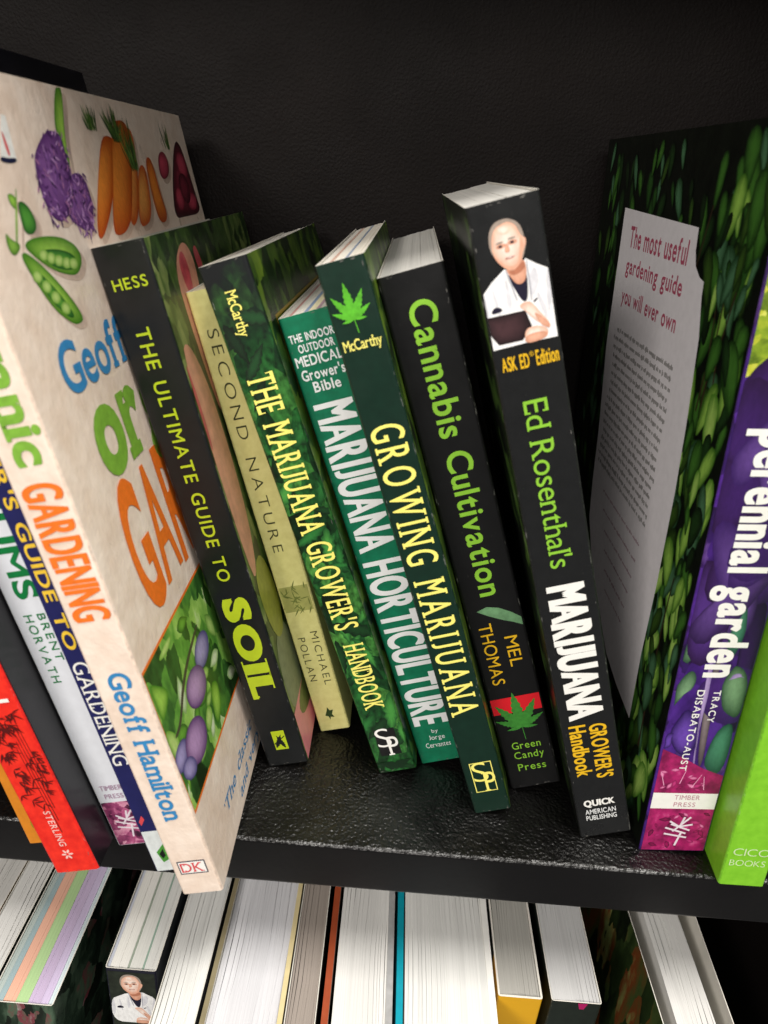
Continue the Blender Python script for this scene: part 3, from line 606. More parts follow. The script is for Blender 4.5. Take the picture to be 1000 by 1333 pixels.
for (bk, fc, mt, ly, pts) in PRINTS:
    if bk == 'organic' and (mt == 'leaf_e' or (mt == 'leaf_c' and ly == 6)): continue
    nm = 'portrait_print' if bk == 'ed' else names.get(mt, 'pea_print' if pts[0][1] > 150 else 'foliage_print')
    L_ = grp.setdefault((bk, fc, nm), [])
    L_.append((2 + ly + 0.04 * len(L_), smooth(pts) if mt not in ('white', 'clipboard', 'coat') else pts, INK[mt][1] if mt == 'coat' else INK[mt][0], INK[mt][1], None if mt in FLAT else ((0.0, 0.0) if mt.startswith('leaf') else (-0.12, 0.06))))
random.seed(11)
flo = ('5a3070', '7b4f96', '9a6ab0', 'c49ad0', '45285a', 'b078a8')
def inside(p, poly):
    r = False; j = len(poly) - 1
    for i in range(len(poly)):
        if (poly[i][1] > p[1]) != (poly[j][1] > p[1]) and p[0] < (poly[j][0]-poly[i][0])*(p[1]-poly[i][1])/(poly[j][1]-poly[i][1]) + poly[i][0]: r = not r
        j = i
    return r
for (bk, fc, mt, ly, pts) in PRINTS:
    if mt != 'allium': continue
    xs_, ys_ = [p[0] for p in pts], [p[1] for p in pts]; L_ = grp[('organic', 'r', 'allium_print')]; n_ = 0
    while n_ < 170:
        q = (random.uniform(min(xs_) - 1, max(xs_) + 1), random.uniform(min(ys_) - 1, max(ys_) + 1))
        if inside(q, pts) or inside((q[0] * 0.92 + 0.08 * sum(xs_) / len(xs_), q[1] * 0.92 + 0.08 * sum(ys_) / len(ys_)), pts):
            c_ = random.choice(flo)
            L_.append((4.5 + 0.02 * n_, leaflet(q[0], q[1], random.uniform(1.6, 4.2), random.uniform(0.22, 0.5), random.uniform(190, 340), 2, 0), c_, c_, None)); n_ += 1
fern = []
fg = ('2c4a20', '47702c', '6d9440', '385a28')
for (cx, cy, n_, hh, lo_, hi_) in ((100, 256, 22, 9, 60, 125), (122, 253, 50, 14, 40, 135), (133, 243, 40, 22, 60, 120), (186, 252, 16, 12, 60, 120)):
    for k in range(n_):
        a_ = random.uniform(lo_, hi_); l_ = random.uniform(0.5, 1.0) * hh
        l_ = min(l_, (267.2 - cy) / max(0.3, math.sin(R(a_)))); c_ = random.choice(fg)
        fern.append((7 + 0.02 * len(fern), leaflet(cx + random.uniform(-4, 4), cy, l_, 0.4, a_, 3, 0.1), c_, c_, None))
photo('organic', 'r', 'carrot_top_print', fern)['kind'] = 'stuff'
# the soft shade that the photographed vegetables throw on their paper
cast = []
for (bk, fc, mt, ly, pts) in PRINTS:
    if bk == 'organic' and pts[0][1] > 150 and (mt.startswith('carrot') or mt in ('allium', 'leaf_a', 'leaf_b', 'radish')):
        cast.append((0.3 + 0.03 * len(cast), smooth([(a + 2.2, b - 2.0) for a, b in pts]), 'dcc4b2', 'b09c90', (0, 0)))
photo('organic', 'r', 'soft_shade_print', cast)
extra = []
for k in range(34):
    a_, b_ = random.uniform(4, 95), random.uniform(42, 94); l_ = random.uniform(6, 16)
    c_ = random.choice((('2c5a1e', '6fae3c'), ('1c3a14', '47802c'), ('5c9034', 'b4d878'), ('86b060', 'e4f0cc')))
    q = leaflet(a_, b_, l_, l_ * 0.24, random.uniform(0, 360), 5, 0.0)
    if min(p[1] for p in q) > 39 and max(p[1] for p in q) < 97 and min(p[0] for p in q) > 2: extra.append((1.3 + 0.03 * k, q, c_[0], c_[1], (0, 0)))
photo('organic', 'r', 'orchard_leaf_print', extra)['kind'] = 'stuff'
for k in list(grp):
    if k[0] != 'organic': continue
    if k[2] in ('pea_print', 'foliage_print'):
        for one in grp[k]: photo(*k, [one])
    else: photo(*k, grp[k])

soilblack = pm('soil_black', '17191a', var=0.2, rough=0.32, scuff=0.22)
soilcov = picture('garden_photo', [(0.2, '0e140c'), (0.42, '26401d'), (0.6, '47662c'), (0.8, '8a9a5a')], (120, 120, 70))
make_book('soil', (-0.07908, 0.0398, 0), 0.26989, 0.0126, 0.01829, 0.22534, 0.1608, [soilblack, soilblack, soilcov],
    'black spined book with lime lettering and a garden photo cover beside the cream book', UP)
lettering('soil', 's', 'author_lettering', 'HESS', lime, (3.4, 15.4, 210.8, 214.6), 'across', off=0.012, track=0.14)
lettering('soil', 's', 'title_lettering', 'THE ULTIMATE GUIDE TO', lime, (5.6, 10.8, 97, 198), off=0.012, track=0.17)
lettering('soil', 's', 'subject_lettering', 'SOIL', lime, (3.4, 14.6, 38, 89), off=0.045, serif=0.09, slab=0.045, fat=0.03, track=0.12)
prints('soil', 's', 'publisher_mark', [(lime, 2, rect(6.0, 11.8, 8.8, 19.4)), (soilblack, 3, leaflet(6.6, 10, 8, 1.0, 65)), (soilblack, 4, leaflet(10.6, 9.5, 8, 0.9, 110)), (soilblack, 5, [(6.2, 12), (11.5, 16), (11.5, 16.5), (6.2, 12.6)])])
flesh, rose = pm('print_flesh', 'd99a80', var=0.2, scale=200), pm('print_rose', 'c8505a', var=0.3, scale=200)
pinkbar = pm('print_salmon', 'f0949a', var=0.08)
hands = [(flesh, 1, [(20, 200), (24, 214), (38, 221), (46, 219), (49, 212), (46, 203), (34, 175), (26, 150)]),
    (rose, 2, [(28, 214), (36, 219), (40, 212), (36, 200), (30, 203)]), (rose, 2, [(50, 216), (56, 219), (60, 210), (54, 204)]),
    (flesh, 1.5, [(1.5, 186), (12, 190), (22, 170), (22, 120), (10, 92), (2, 96)]), (rose, 2.5, [(1.5, 150), (4, 150), (5, 170), (2, 188)]),
    (pm('print_olive', '9aa03c', var=0.2), 3, [(3, 92), (20, 100), (30, 78), (24, 56), (8, 60)]), (pm('print_sage', '7f8a6a', var=0.2), 2.2, [(1.5, 62), (30, 62), (30, 20), (1.5, 22)]),
    (pinkbar, 4, rect(1.2, 120, 0, 26)), (pm('print_moss', '66763c', var=0.25), 5, [(9, 26), (60, 26), (60, 10), (14, 12)])]
prints('soil', 'r', 'hands_print', [(m_, l_, p_ if m_ is pinkbar else smooth(p_)) for m_, l_, p_ in hands])

strawcol = pm('straw_cover', 'e6df8e', var=0.05, h2='eee89c', rough=0.45)
make_book('second', (-0.05845, 0.06508, 0), 0.27802, 0.0117, 0.0146, 0.20943, 0.140, [strawcol]*3,
    'slim straw yellow paperback with thin dark capitals, shortest of the standing books', UP, pages='e8dfc4')
oliveink = pm('ink_dark_olive', '3c4022')
lettering('second', 's', 'title_lettering', 'SECOND NATURE', oliveink, (3.7, 8.0, 99, 195), off=-0.012, track=0.30)
lettering('second', 's', 'author_lettering', 'MICHAEL', oliveink, (8.9, 12.2, 27, 57), off=-0.01, track=0.24)
lettering('second', 's', 'surname_lettering', 'POLLAN', oliveink, (2.6, 5.9, 30, 54.5), off=-0.01, track=0.24)
orn = []
for k in range(26):
    a = random.uniform(1, 13.6); b = random.uniform(69, 81)
    orn.append((pm('ink_sage_line', '76803e'), 2 + k * 0.08, leaflet(a, b, random.uniform(3, 5.5), 0.28, random.uniform(0, 360), 3, 0)))
orn.append((pm('ornament_ground', 'b4b468'), 1, rect(0.9, 13.7, 68.5, 81.5)))
prints('second', 's', 'ornament_print', orn)
prints('second', 's', 'bird_mark', [(pm('ink_green_black', '33481e'), 2, [(4.6, 9), (6, 12), (6.5, 13.8), (7.4, 11.8), (9, 12), (8, 9.5), (8.8, 7.5), (7, 8), (6.6, 6.2), (6, 8.4)])])

mcc_sp, nt_, p_ = base('marijuana_leaf_photo', 0.30)
v_ = coords(nt_, (150, 150, 95))
wv = nt_.nodes.new('ShaderNodeTexVoronoi'); wv.inputs['Scale'].default_value = 1.0; wv.inputs['Randomness'].default_value = 1.0
nt_.links.new(v_, wv.inputs['Vector'])
bw_ = nt_.nodes.new('ShaderNodeRGBToBW'); nt_.links.new(wv.outputs['Color'], bw_.inputs[0])
gr_ = ramp(nt_, bw_.outputs[0], [(0.1, '0d2410'), (0.4, '1c5226'), (0.6, '2c7434'), (0.85, '58a046')])
nz_ = ramp(nt_, noise(nt_, v_, 3.0, 5), [(0.3, '5a5a5a'), (0.7, 'ffffff')])
g2_ = mixc(nt_, 1.0, gr_, nz_, 'MULTIPLY')
sx_ = nt_.nodes.new('ShaderNodeSeparateXYZ'); tc_ = nt_.nodes.new('ShaderNodeTexCoord'); nt_.links.new(tc_.outputs['Object'], sx_.inputs[0])
ad_ = nt_.nodes.new('ShaderNodeMath'); ad_.operation = 'MULTIPLY_ADD'; ad_.inputs[1].default_value = 0.05
nt_.links.new(noise(nt_, coords(nt_), 60, 3), ad_.inputs[0]); nt_.links.new(sx_.outputs[2], ad_.inputs[2])
mk_ = nt_.nodes.new('ShaderNodeMapRange'); mk_.inputs['From Min'].default_value = 0.205; mk_.inputs['From Max'].default_value = 0.245
nt_.links.new(ad_.outputs[0], mk_.inputs['Value'])
nt_.links.new(mixc(nt_, mk_.outputs[0], g2_, lin('15181a')), p_.inputs['Base Color'])
mcc_cov = picture('leaf_cover_photo', [(0.2, '0c1008'), (0.42, '1e3a16'), (0.62, '4a6a20'), (0.85, '7a9a30')], (150, 90, 60))
make_book('mccarthy', (-0.0289, 0.04114, 0), 0.34297, -0.017, 0.01739, 0.22667, 0.160, [mcc_sp, mcc_sp, mcc_cov],
    'leaf green book with yellow serif title running down its spine, right of the straw paperback', UP)
random.seed(5)
ml = []
for k in range(46):
    a_, b_ = random.uniform(0, 17), random.uniform(2, 214); l_ = random.uniform(9, 24)
    c_ = random.choice((('0c2a12', '1f5a2a'), ('0a1e0e', '17401e'), ('14401c', '2f7c38'), ('1c5024', '4c9c44')) if b_ < 185 else (('0a160c', '14301a'), ('101c12', '1e4a26')))
    ml.append((0.5 + 0.05 * k, leaflet(a_, b_, l_, l_ * 0.13, random.uniform(-170, 60), 6, 0.2), c_[0], c_[1], (0, 0)))
photo('mccarthy', 's', 'leaf_print', ml)['kind'] = 'stuff'
lettering('mccarthy', 's', 'author_lettering', 'McCarthy', yellow, (4.9, 10.2, 201.5, 217.2), off=0.01, serif=0.04, slab=0.06, track=0.04)
lettering('mccarthy', 's', 'title_lettering', "THE MARIJUANA GROWER'S", yellow, (3.0, 13.6, 78.5, 188), off=0.0, serif=0.055, slab=0.05, fat=0.018, track=0.17)
lettering('mccarthy', 's', 'subtitle_lettering', 'HANDBOOK', yellow, (3.8, 12.6, 36.2, 71), off=0.0, serif=0.05, slab=0.05, fat=0.02, track=0.14)
prints('mccarthy', 's', 'publisher_mark', [(black, 4, rect(3.9, 13.2, 9.6, 24.7))])
lettering('mccarthy', 's', 'publisher_initial', 'S', white, (4.0, 10.4, 14.5, 25), 'across', off=-0.01, layer=6)
lettering('mccarthy', 's', 'publisher_initial', 'P', white, (7.6, 13.2, 9.6, 20), 'across', off=0.0, serif=0.06, slab=0.05, layer=9)
prints('mccarthy', 'r', 'frame_print', [(pm('ink_mustard', '9a8420'), 2, [(12, 203), (150, 203), (150, 204.3), (12, 204.3)]), (pm('ink_mustard', '9a8420'), 2.3, [(12, 203), (13, 203), (13, 30), (12, 30)]),
    (pm('ink_mustard', '9a8420'), 2.6, rect(64, 80, 180, 197))])
lettering('mccarthy', 's', 'base_leaf_edge', 'v', pm('dark_leaf_ink', '0e2a14'), (1, 16.4, 1.2, 6), 'across', off=0.1)  # dark green printed mark at the foot of the spine

teal = pm('teal_green_cover', '0a6a4a', var=0.10, h2='0c7452', rough=0.36)
make_book('horti', (-0.00954, 0.04934, 0), 0.34047, -0.0149, 0.02036, 0.2094, 0.1598, [teal]*3,
    'teal green book with white block capitals between the two books bearing yellow serif titles', UP,
    sections=[(0, .12, 'e9e4da'), (.12, .2, 'd9a8a0'), (.2, .42, 'f0ece0'), (.42, .5, '9db0cc'), (.5, .66, 'efe6c0'), (.66, .74, 'c8a8b4'), (.74, 1, 'efeade')])
silver = pm('print_silver_white', 'e8eaea', var=0.05)
for nm, tx, bx in (('range_lettering', 'THE INDOOR', (1.6, 18.2, 199.9, 202.9)), ('range_lettering', 'OUTDOOR', (3.8, 17.2, 196.0, 199.0)),
                   ('range_lettering', 'MEDICAL', (1.4, 18.8, 191.0, 195.0)), ('range_lettering', "Grower's", (2.0, 18.2, 185.8, 190.0)), ('range_lettering', 'Bible', (5.0, 15.2, 181.0, 185.0))):
    lettering('horti', 's', nm, tx, silver, bx, 'across', off=0.02)
lettering('horti', 's', 'title_lettering', 'MARIJUANA HORTICULTURE', silver, (2.0, 18.2, 22, 176.5), off=0.02, fat=0.028, track=0.11)
for tx, bx in (('by', (9, 12, 16.4, 19.0)), ('Jorge', (7, 14.2, 12.2, 15.6)), ('Cervantes', (4.6, 16, 8.6, 11.4))):
    lettering('horti', 's', 'author_lettering', tx, silver, bx, 'across', off=0.0, serif=0.03, slab=0.05)

dkgreen = pm('bottle_green_cover', '0e2a1f', var=0.14, rough=0.33)
make_book('growing', (0.01331, 0.02281, 0), 0.33841, -0.0071, 0.01557, 0.2327, 0.159, [dkgreen, dkgreen, mcc_cov],
    'bottle green book with a fan leaf above its yellow serif lettering', UP,
    sections=[(0, .2, 'efeae0'), (.2, .3, 'd8b8a8'), (.3, .55, 'f1ecdf'), (.55, .64, 'aab4c4'), (.64, 1, 'ece6d8')])
fan_leaf('growing', 'leaf_emblem', 7.4, 214.6, 11.5, pm('vivid_leaf', '5ab52c', var=0.25, scale=500))
lettering('growing', 's', 'author_lettering', 'McCarthy', yellow, (1.5, 14.2, 204.0, 208.6), 'across', off=0.01, serif=0.04, slab=0.06, track=0.04)
lettering('growing', 's', 'title_lettering', 'GROWING MARIJUANA', yellow, (2.0, 13.6, 53.5, 179), off=0.0, serif=0.07, slab=0.045, fat=0.014, track=0.27)
prints('growing', 's', 'publisher_mark', [(yellow, 2, rect(3.2, 12.4, 11.6, 28)), (dkgreen, 3, rect(3.6, 12.0, 12.0, 27.6))])
lettering('growing', 's', 'publisher_initial', 'S', yellow, (3.7, 10.0, 17.5, 28), 'across', off=-0.01, layer=6)
lettering('growing', 's', 'publisher_initial', 'P', yellow, (7.2, 12.6, 11.8, 22.4), 'across', off=0.0, serif=0.06, slab=0.05, layer=9)

gloss_black = pm('gloss_black_cover', '121213', var=0.15, rough=0.32, scuff=0.15)
make_book('cannabis', (0.03091, 0.0385, 0), 0.34099, -0.0071, 0.02228, 0.22846, 0.160, [gloss_black]*3,
    'black book with bright green lettering and a red band crossed by a leaf', UP, pages='dcdad4')
lettering('cannabis', 's', 'title_lettering', 'Cannabis Cultivation', greenink, (7.4, 17.0, 102, 218.6), off=0.02, track=0.09)
prints('cannabis', 's', 'leaf_sliver_print', [(pm('sliver_green', '6d9a6e', var=0.3, scale=300), 2, [(4.6, 95.6), (9, 97), (13.5, 95.6), (18, 92.6), (21.4, 89.5), (21.4, 85.7), (17.5, 88), (14.4, 89.4), (9, 92.5)])])
lettering('cannabis', 's', 'author_lettering', 'MEL', gold, (12.9, 18.0, 66.5, 81.5), off=0.0, track=0.12)
lettering('cannabis', 's', 'surname_lettering', 'THOMAS', gold, (3.7, 9.0, 58.5, 89.3), off=0.0, track=0.12)
prints('cannabis', 's', 'band_print', [(pm('band_red', 'e01e2a', var=0.05), 2, rect(0, 22.3, 42.6, 51.0))])
fan_leaf('cannabis', 'leaf_emblem', 11.4, 34.5, 19, pm('emblem_leaf', '3e8a34', var=0.25, scale=500))
for tx, bx in (('Green', (5.0, 17.4, 22.4, 26.4)), ('Candy', (5.0, 18.0, 15.6, 20.8)), ('Press', (5.4, 17.6, 9.8, 13.8))):
    lettering('cannabis', 's', 'publisher_lettering', tx, greenink, bx, 'across', off=0.005, track=0.13)

leafdark = picture('dark_foliage_cover', [(0.30, '060706'), (0.5, '0e160a'), (0.62, '1c3012'), (0.78, '5a7a34'), (0.9, 'c8ccbc')], (160, 60, 60))
edblack = pm('charcoal_black_cover', '1a1b1c', var=0.14, rough=0.28, scuff=0.15)
make_book('ed', (0.05735, 0.01474, 0), 0.31706, 0.0116, 0.02105, 0.25219, 0.1388, [leafdark, edblack, edblack],
    'tall black book with a photo of a person in a white coat holding a clipboard', UP, pages='dcdad4')
for k in list(grp):
    if k[0] == 'ed': photo(*k, grp[k])
lettering('ed', 's', 'edition_lettering', 'ASK ED', gold, (2.4, 10.8, 203.4, 208.0), 'across', off=0.012, fat=0.02)
lettering('ed', 's', 'edition_lettering', '®', gold, (11.1, 12.4, 206.6, 208.2), 'across', off=0.0)
lettering('ed', 's', 'edition_lettering', 'Edition', gold, (12.9, 19.8, 203.4, 208.2), 'across', off=0.012, fat=0.02)
lettering('ed', 's', 'author_lettering', "Ed Rosenthal's", greenink, (6.6, 14.6, 131.5, 193), off=0.0, serif=0.035, slab=0.05, track=0.06)
lettering('ed', 's', 'title_lettering', 'MARIJUANA', white, (3.0, 17.6, 63, 124.5), off=0.03, fat=0.045, track=0.10)
lettering('ed', 's', 'subtitle_lettering', "GROWER'S", gold, (10.6, 17.5, 32, 60), off=0.015, fat=0.02)
lettering('ed', 's', 'subtitle_lettering', 'Handbook', gold, (2.8, 9.4, 34, 60.5), off=0.015, fat=0.02)
lettering('ed', 's', 'publisher_lettering', 'QUICK', white, (3.6, 16.2, 16.4, 20.6), 'across', off=0.025, fat=0.03)
lettering('ed', 's', 'publisher_lettering', 'AMERICAN', silver, (3.7, 16.1, 12.6, 15.4), 'across', off=0.015)
lettering('ed', 's', 'publisher_lettering', 'PUBLISHING', silver, (3.7, 16.1, 9.2, 11.9), 'across', off=0.015)

ivy = pm('ivy_dark', '0d120a', var=0.5, scale=120)
purple = picture('violet_petals', [(0.2, '1e0c34'), (0.40, '3a1a6c'), (0.55, '50288c'), (0.68, '2e1250'), (0.85, '6e4a9c')], (110, 110, 60))
make_book('perennial', (0.08098, 0.01115, 0), 0.06851, 0.017, 0.02723, 0.2699, 0.190, [ivy, purple, ivy],
    'upright book with violet flower spine and hanging green leaves on its cover', UP)
gl = [pm('ivy_leaf_%d' % i, c, var=0.35, scale=90) for i, c in enumerate(('2f5a24', '47802e', '5f9a3c'))]
random.seed(21)
def drop(cx, cy, L, W, ang):
    pts = []
    for i in range(14):
        t = 2 * math.pi * i / 14
        x = math.cos(t) * L * 0.5; y = math.sin(t) * W * 0.5 * (1 - 0.35 * math.cos(t)) * random.uniform(0.86, 1.1)
        pts.append((cx + x * math.cos(R(ang)) - y * math.sin(R(ang)), cy + x * math.sin(R(ang)) + y * math.cos(R(ang))))
    return pts
lv = []
LC = (('0c160a', '22401a'), ('10200c', '2f5a22'), ('0a1208', '1a2e14'), ('16300f', '467a2c'), ('1c3a1c', '52805a'), ('14240e', '3c5c20'), ('3a6a1c', 'a0d058'), ('4c8424', 'b4dc6c'), ('0e1a0e', '3a5a40'))
for k in range(560):
    near = k % 3 == 0
    a = random.uniform(5, 40) if near else random.uniform(5, 184); b = random.uniform(8, 262)
    L = random.uniform(11, 24) if near else random.uniform(8, 19); W_ = L * random.uniform(0.30, 0.50)
    L = min(L, 1.9 * (b - 0.6), 1.9 * (269 - b)); W_ = min(W_, 1.8 * (a - 1.4), 1.8 * (188 - a))
    if W_ < 1 or L < 2: continue
    c_ = random.choice(LC[3:8] if near and random.random() < 0.75 else LC[:6])
    ang = -90 + random.uniform(-30, 30)
    lv.append((1 + k * 0.013, drop(a, b, L, W_, ang), c_[0], c_[1], (random.uniform(-.15, .15), random.uniform(-.1, .2))))
    lv.append((1.006 + k * 0.013, drop(a, b, L * 0.9, max(0.35, W_ * 0.05), ang), c_[1], c_[1], None))
for k in range(16):
    a = random.uniform(5, 60); b = random.uniform(20, 225); d1, d2 = random.uniform(-3, 3), random.uniform(-3, 3)
    lv.append((5.0 + k * 0.03, [(a, b), (a + 1.0, b), (a + 0.9 + d1, b + 17), (a + 0.8 + d2, b + 36), (a + d2, b + 36), (a + d1, b + 17)], '3c2c1e', '3c2c1e', None))
photo('perennial', 'l', 'leaf_print', lv)['kind'] = 'stuff'
labelm = pm('label_white', 'f2edf0', var=0.05, rough=0.5)
prints('perennial', 'l', 'blurb_panel', [(labelm, 10.0, [(146, 240.8), (100, 239.6), (54.3, 238.4), (53.5, 231), (51, 226), (46, 223), (41.5, 222), (41.0, 217), (36.8, 204), (33.5, 175), (32, 148.7), (32.5, 108.8), (34.6, 73.7), (34.3, 39.9), (56, 41), (76, 44.3), (92, 54), (109, 63.4), (124, 76), (135, 90.4), (138, 112), (139.6, 136), (146.5, 177.5)])])
rosetext = pm('ink_dull_rose', 'c05a72', var=0.15)
for tx, b0 in (('The most useful', 225), ('gardening guide', 212), ('you will ever own', 199)):
    lettering('perennial', 'l', 'quote_lettering', tx, rosetext, (60, 132, b0, b0 + 9), 'back', off=0.02, layer=12)
dash, dash2 = [], []
greyink, redline = pm('ink_grey_text', '8a8784', var=0.2), pm('ink_faded_red', 'b48c9a', var=0.2)
def marks(out, m, a, a_end, b, hgt):
    while a < a_end:
        for _ in range(random.randint(2, 9)):
            w_ = random.uniform(0.45, 1.0); up = random.choice((0.7, 0.7, 0.7, 1.0)); dn = random.choice((0, 0, 0, -0.28))
            if a + w_ > a_end: break
            out.append((m, 12, rect(a, a + w_, b + dn * hgt, b + up * hgt))); a += w_ + 0.3
        a += 1.0
for r_ in range(17): marks(dash, greyink, 54 + random.uniform(0, 2), 136 - random.uniform(0, 4), 188 - r_ * 4.1, 1.9)
for r_ in range(6): marks(dash2, redline, 58 + r_ * 1.2, 118 - r_ * 5, 112 - r_ * 8.5, 1.2)
prints('perennial', 'l', 'paragraph_lettering', dash)['kind'] = 'stuff'; prints('perennial', 'l', 'credit_lettering', dash2)['kind'] = 'stuff'
lemon = picture('yellow_grass', [(0.2, '3c5414'), (0.42, '86a028'), (0.6, 'b8bc38'), (0.8, 'd4d868')], (160, 160, 220))
magenta = picture('magenta_bloom', [(0.2, '3c0a2c'), (0.42, '84184e'), (0.6, 'b4246a'), (0.8, 'e070a4')], (150, 150, 130), cell=False)
lf_g = pm('sepal_green', '5a8a58', var=0.35, scale=150); tealg = pm('stem_teal', '3a7a60', var=0.4, scale=150); taupe = pm('stem_taupe', '6a5a5a', var=0.3, scale=200); lil = pm('petal_rim', 'a48ac8', var=0.2, scale=300)
flower = [(lemon, 1, [(0, 200), (27, 214), (27, 246), (0, 238)]), (gl[2], 2, [(0, 238), (27, 246), (27, 269), (0, 269)]),
    (pm('petal_deep', '2c1048', var=0.3), 1.6, [(10, 198), (27, 206), (27, 150), (16, 140), (12, 160)]), (pm('petal_deep', '2c1048', var=0.3), 1.7, [(18, 120), (27, 125), (27, 60), (23, 70)]),
    (lf_g, 2, [(0.5, 105), (6, 112), (9, 104), (5, 96), (1, 94)]), (tealg, 2.2, [(15, 120), (19, 124), (21, 112), (18, 96), (15, 104)]),
    (lf_g, 2.4, [(0.5, 88), (6, 93), (9, 86), (3, 80), (0.5, 74)]), (taupe, 2, [(11.5, 100), (15, 100), (17.5, 45), (14.5, 47)]), (lil, 2.7, [(11, 100), (11.5, 100), (14.2, 47), (13.7, 47)]),
    (lf_g, 2.6, [(20, 96), (26, 90), (26, 70), (20, 72), (17, 84)]), (tealg, 2.8, [(17.5, 64), (26, 70), (26, 42), (18, 43)]), (lil, 2.9, [(18, 88), (22, 91), (25, 89), (22, 89.6)]),
    (pm('petal_bright', '7248c0', var=0.25, scale=140), 2.1, [(1, 60), (5, 74), (11, 72), (13, 56), (8, 50)]), (pm('petal_slate', '7a86b8', var=0.15), 2.3, [(0.8, 62), (3.6, 63), (3, 55), (0.8, 54)]),
    (magenta, 3, [(0, 54.6), (10, 50), (18, 45), (27, 41.5), (27, 0), (0, 0)]), (white, 4, rect(0.8, 26.4, 23.6, 32.0))]
for m_, nm_ in ((lemon, 'grass_print'), (magenta, 'bloom_print'), (white, 'publisher_band')): prints('perennial', 's', nm_, [f_ for f_ in flower if f_[0] is m_])
HX = {lf_g: ('2a4a34', '7aa078'), tealg: ('1e4a3c', '4a8a6c'), taupe: ('4a3e44', '8a7c80'), lil: ('8a74ac', 'b8a0d4')}
def rough_edge(p, k): return [(a + random.uniform(-k, k), b + random.uniform(-k, k)) for a, b in p]
photo('perennial', 's', 'petal_print', [(l_, smooth(rough_edge(smooth(p_, 1), 0.9), 1), *HX.get(m_, ('22104a', '6e48b4') if 'deep' not in m_.name else ('1c0a30', '341654')), (random.uniform(-.2, .2), random.uniform(-.2, .2))) for m_, l_, p_ in flower if m_ not in (lemon, magenta, white)]
  + [(2.05 + k * 0.02, smooth(rough_edge(oval(random.uniform(4, 24), random.uniform(58, 195), random.uniform(6, 11), random.uniform(12, 24), random.uniform(-40, 40), 9), 2.6), 1), random.choice(('2a1444', '34195a', '28103c')), random.choice(('482476', '523082', '3a1c60', '5e4088')), (random.uniform(-.25, .25), random.uniform(-.25, .25))) for k in range(16)])['kind'] = 'stuff'
streaks = [(pm('stamen_pink', 'f0a8cc'), 4 + k*0.1, [(a, b), (a + 0.35, b), (a + dx_ + 0.2, b + 7), (a + dx_, b + 7)]) for k, (a, b, dx_) in enumerate(((4, 36, -2), (10, 37, 1.5), (15, 35, 3), (20, 34, -1)))]
prints('perennial', 's', 'stamen_print', streaks)
fl_ = []
for k in range(70):
    a_, b_ = random.uniform(1, 26), random.uniform(0.5, 50 - 0.4 * 13)
    if 22.6 < b_ < 33 or b_ > 52 - 0.46 * a_ - 3: continue
    c_ = random.choice((('5c0c38', 'a81c60'), ('7c1448', 'd03c84'), ('40082a', '8c1850'), ('a02464', 'f08cbc')))
    l_ = random.uniform(2.5, 5.5); q = leaflet(a_, b_, l_, l_ * 0.22, random.uniform(0, 360), 3, 0.1)
    if all(0.8 < p[0] < 26.4 and 0.3 < p[1] and not 23.4 < p[1] < 32.2 and p[1] < 53 - 0.46 * p[0] for p in q): fl_.append((3.1 + 0.01 * k, q, c_[0], c_[1], (0, 0)))
photo('perennial', 's', 'floret_print', fl_)['kind'] = 'stuff'
lettering('perennial', 's', 'title_lettering', 'perennial garden', white, (4.8, 22.6, 89, 184), off=0.025, fat=0.02, track=0.09)
lettering('perennial', 's', 'author_lettering', 'TRACY', white, (14.6, 17.3, 68.2, 83.2), off=0.012, track=0.16)
lettering('perennial', 's', 'surname_lettering', 'DISABATO-AUST', white, (8.6, 11.4, 44, 83.2), off=0.012, track=0.16)
lettering('perennial', 's', 'publisher_lettering', 'TIMBER', pm('ink_rose_grey', 'c08898'), (9.5, 19.6, 28.6, 31.0), 'across', off=0.0, track=0.14)
lettering('perennial', 's', 'publisher_lettering', 'PRESS', pm('ink_rose_grey', 'c08898'), (9.8, 18.4, 24.8, 27.2), 'across', off=0.0, track=0.14)
twig_mark('perennial', 14.0, 11.0, 1.35, pm('ink_lilac_white', 'eadfe8'))

limec = pm('lime_green_cover', '7cc428', var=0.05, h2='86cc30', rough=0.36)
make_book('cico', (0.10897, -0.00238, 0), 0.06861, -0.0375, 0.01775, 0.220, 0.160, [limec]*3,
    'plain lime green book at the right end of the shelf', UP)
lettering('cico', 's', 'publisher_lettering', 'CICO', pm('print_mint_white', 'dff0c0'), (2.2, 16.0, 16.6, 20.4), 'across', off=-0.012, track=0.1)
lettering('cico', 's', 'publisher_lettering', 'BOOKS', pm('print_mint_white', 'dff0c0'), (1.8, 15.4, 11.0, 14.2), 'across', off=-0.012, track=0.1)

for k_ in ('soil', 'cannabis', 'ed', 'growing', 'mccarthy', 'horti', 'blue', 'red', 'perennial'): wear(k_)
wear('organic', 16, 'f0e8e0')

# ------------------------------------------------------------------ lower shelf, seen from above
LO = 'books on the lower shelf'
ZB, HB = -0.33, 0.245
def low(key, x0, x1, y0, mats, label, dz=0.0, d=0.17, **kw):
    return make_book(key, (x0, y0, ZB), 0.0, 0.0, x1 - x0, HB + dz, d, mats, label, LO, wave=0.0009 if 'sections' not in kw else 0.0, **kw)
brown = pm('ochre_cover', 'a8782c', var=0.12); dk = pm('dark_slate_cover', '1e2226', var=0.2); grn = pm('acid_green_cover', '8aa42a', var=0.1)
low('lower_a', -0.226, -0.2035, -0.030, [brown]*3, 'lower shelf book in ochre cover cut off by the left picture edge', pages='d2d0cc')
low('lower_b', -0.2028, -0.1889, -0.032, [dk]*3, 'lower shelf book with plain white pages between the ochre one and the striped pages', pages='dcdbd8')
berry = picture('berry_cover', [(0.25, '10180f'), (0.45, '26382a'), (0.6, '4e6450'), (0.72, '7a3440'), (0.85, 'a8b0a8')], (190, 60, 60))
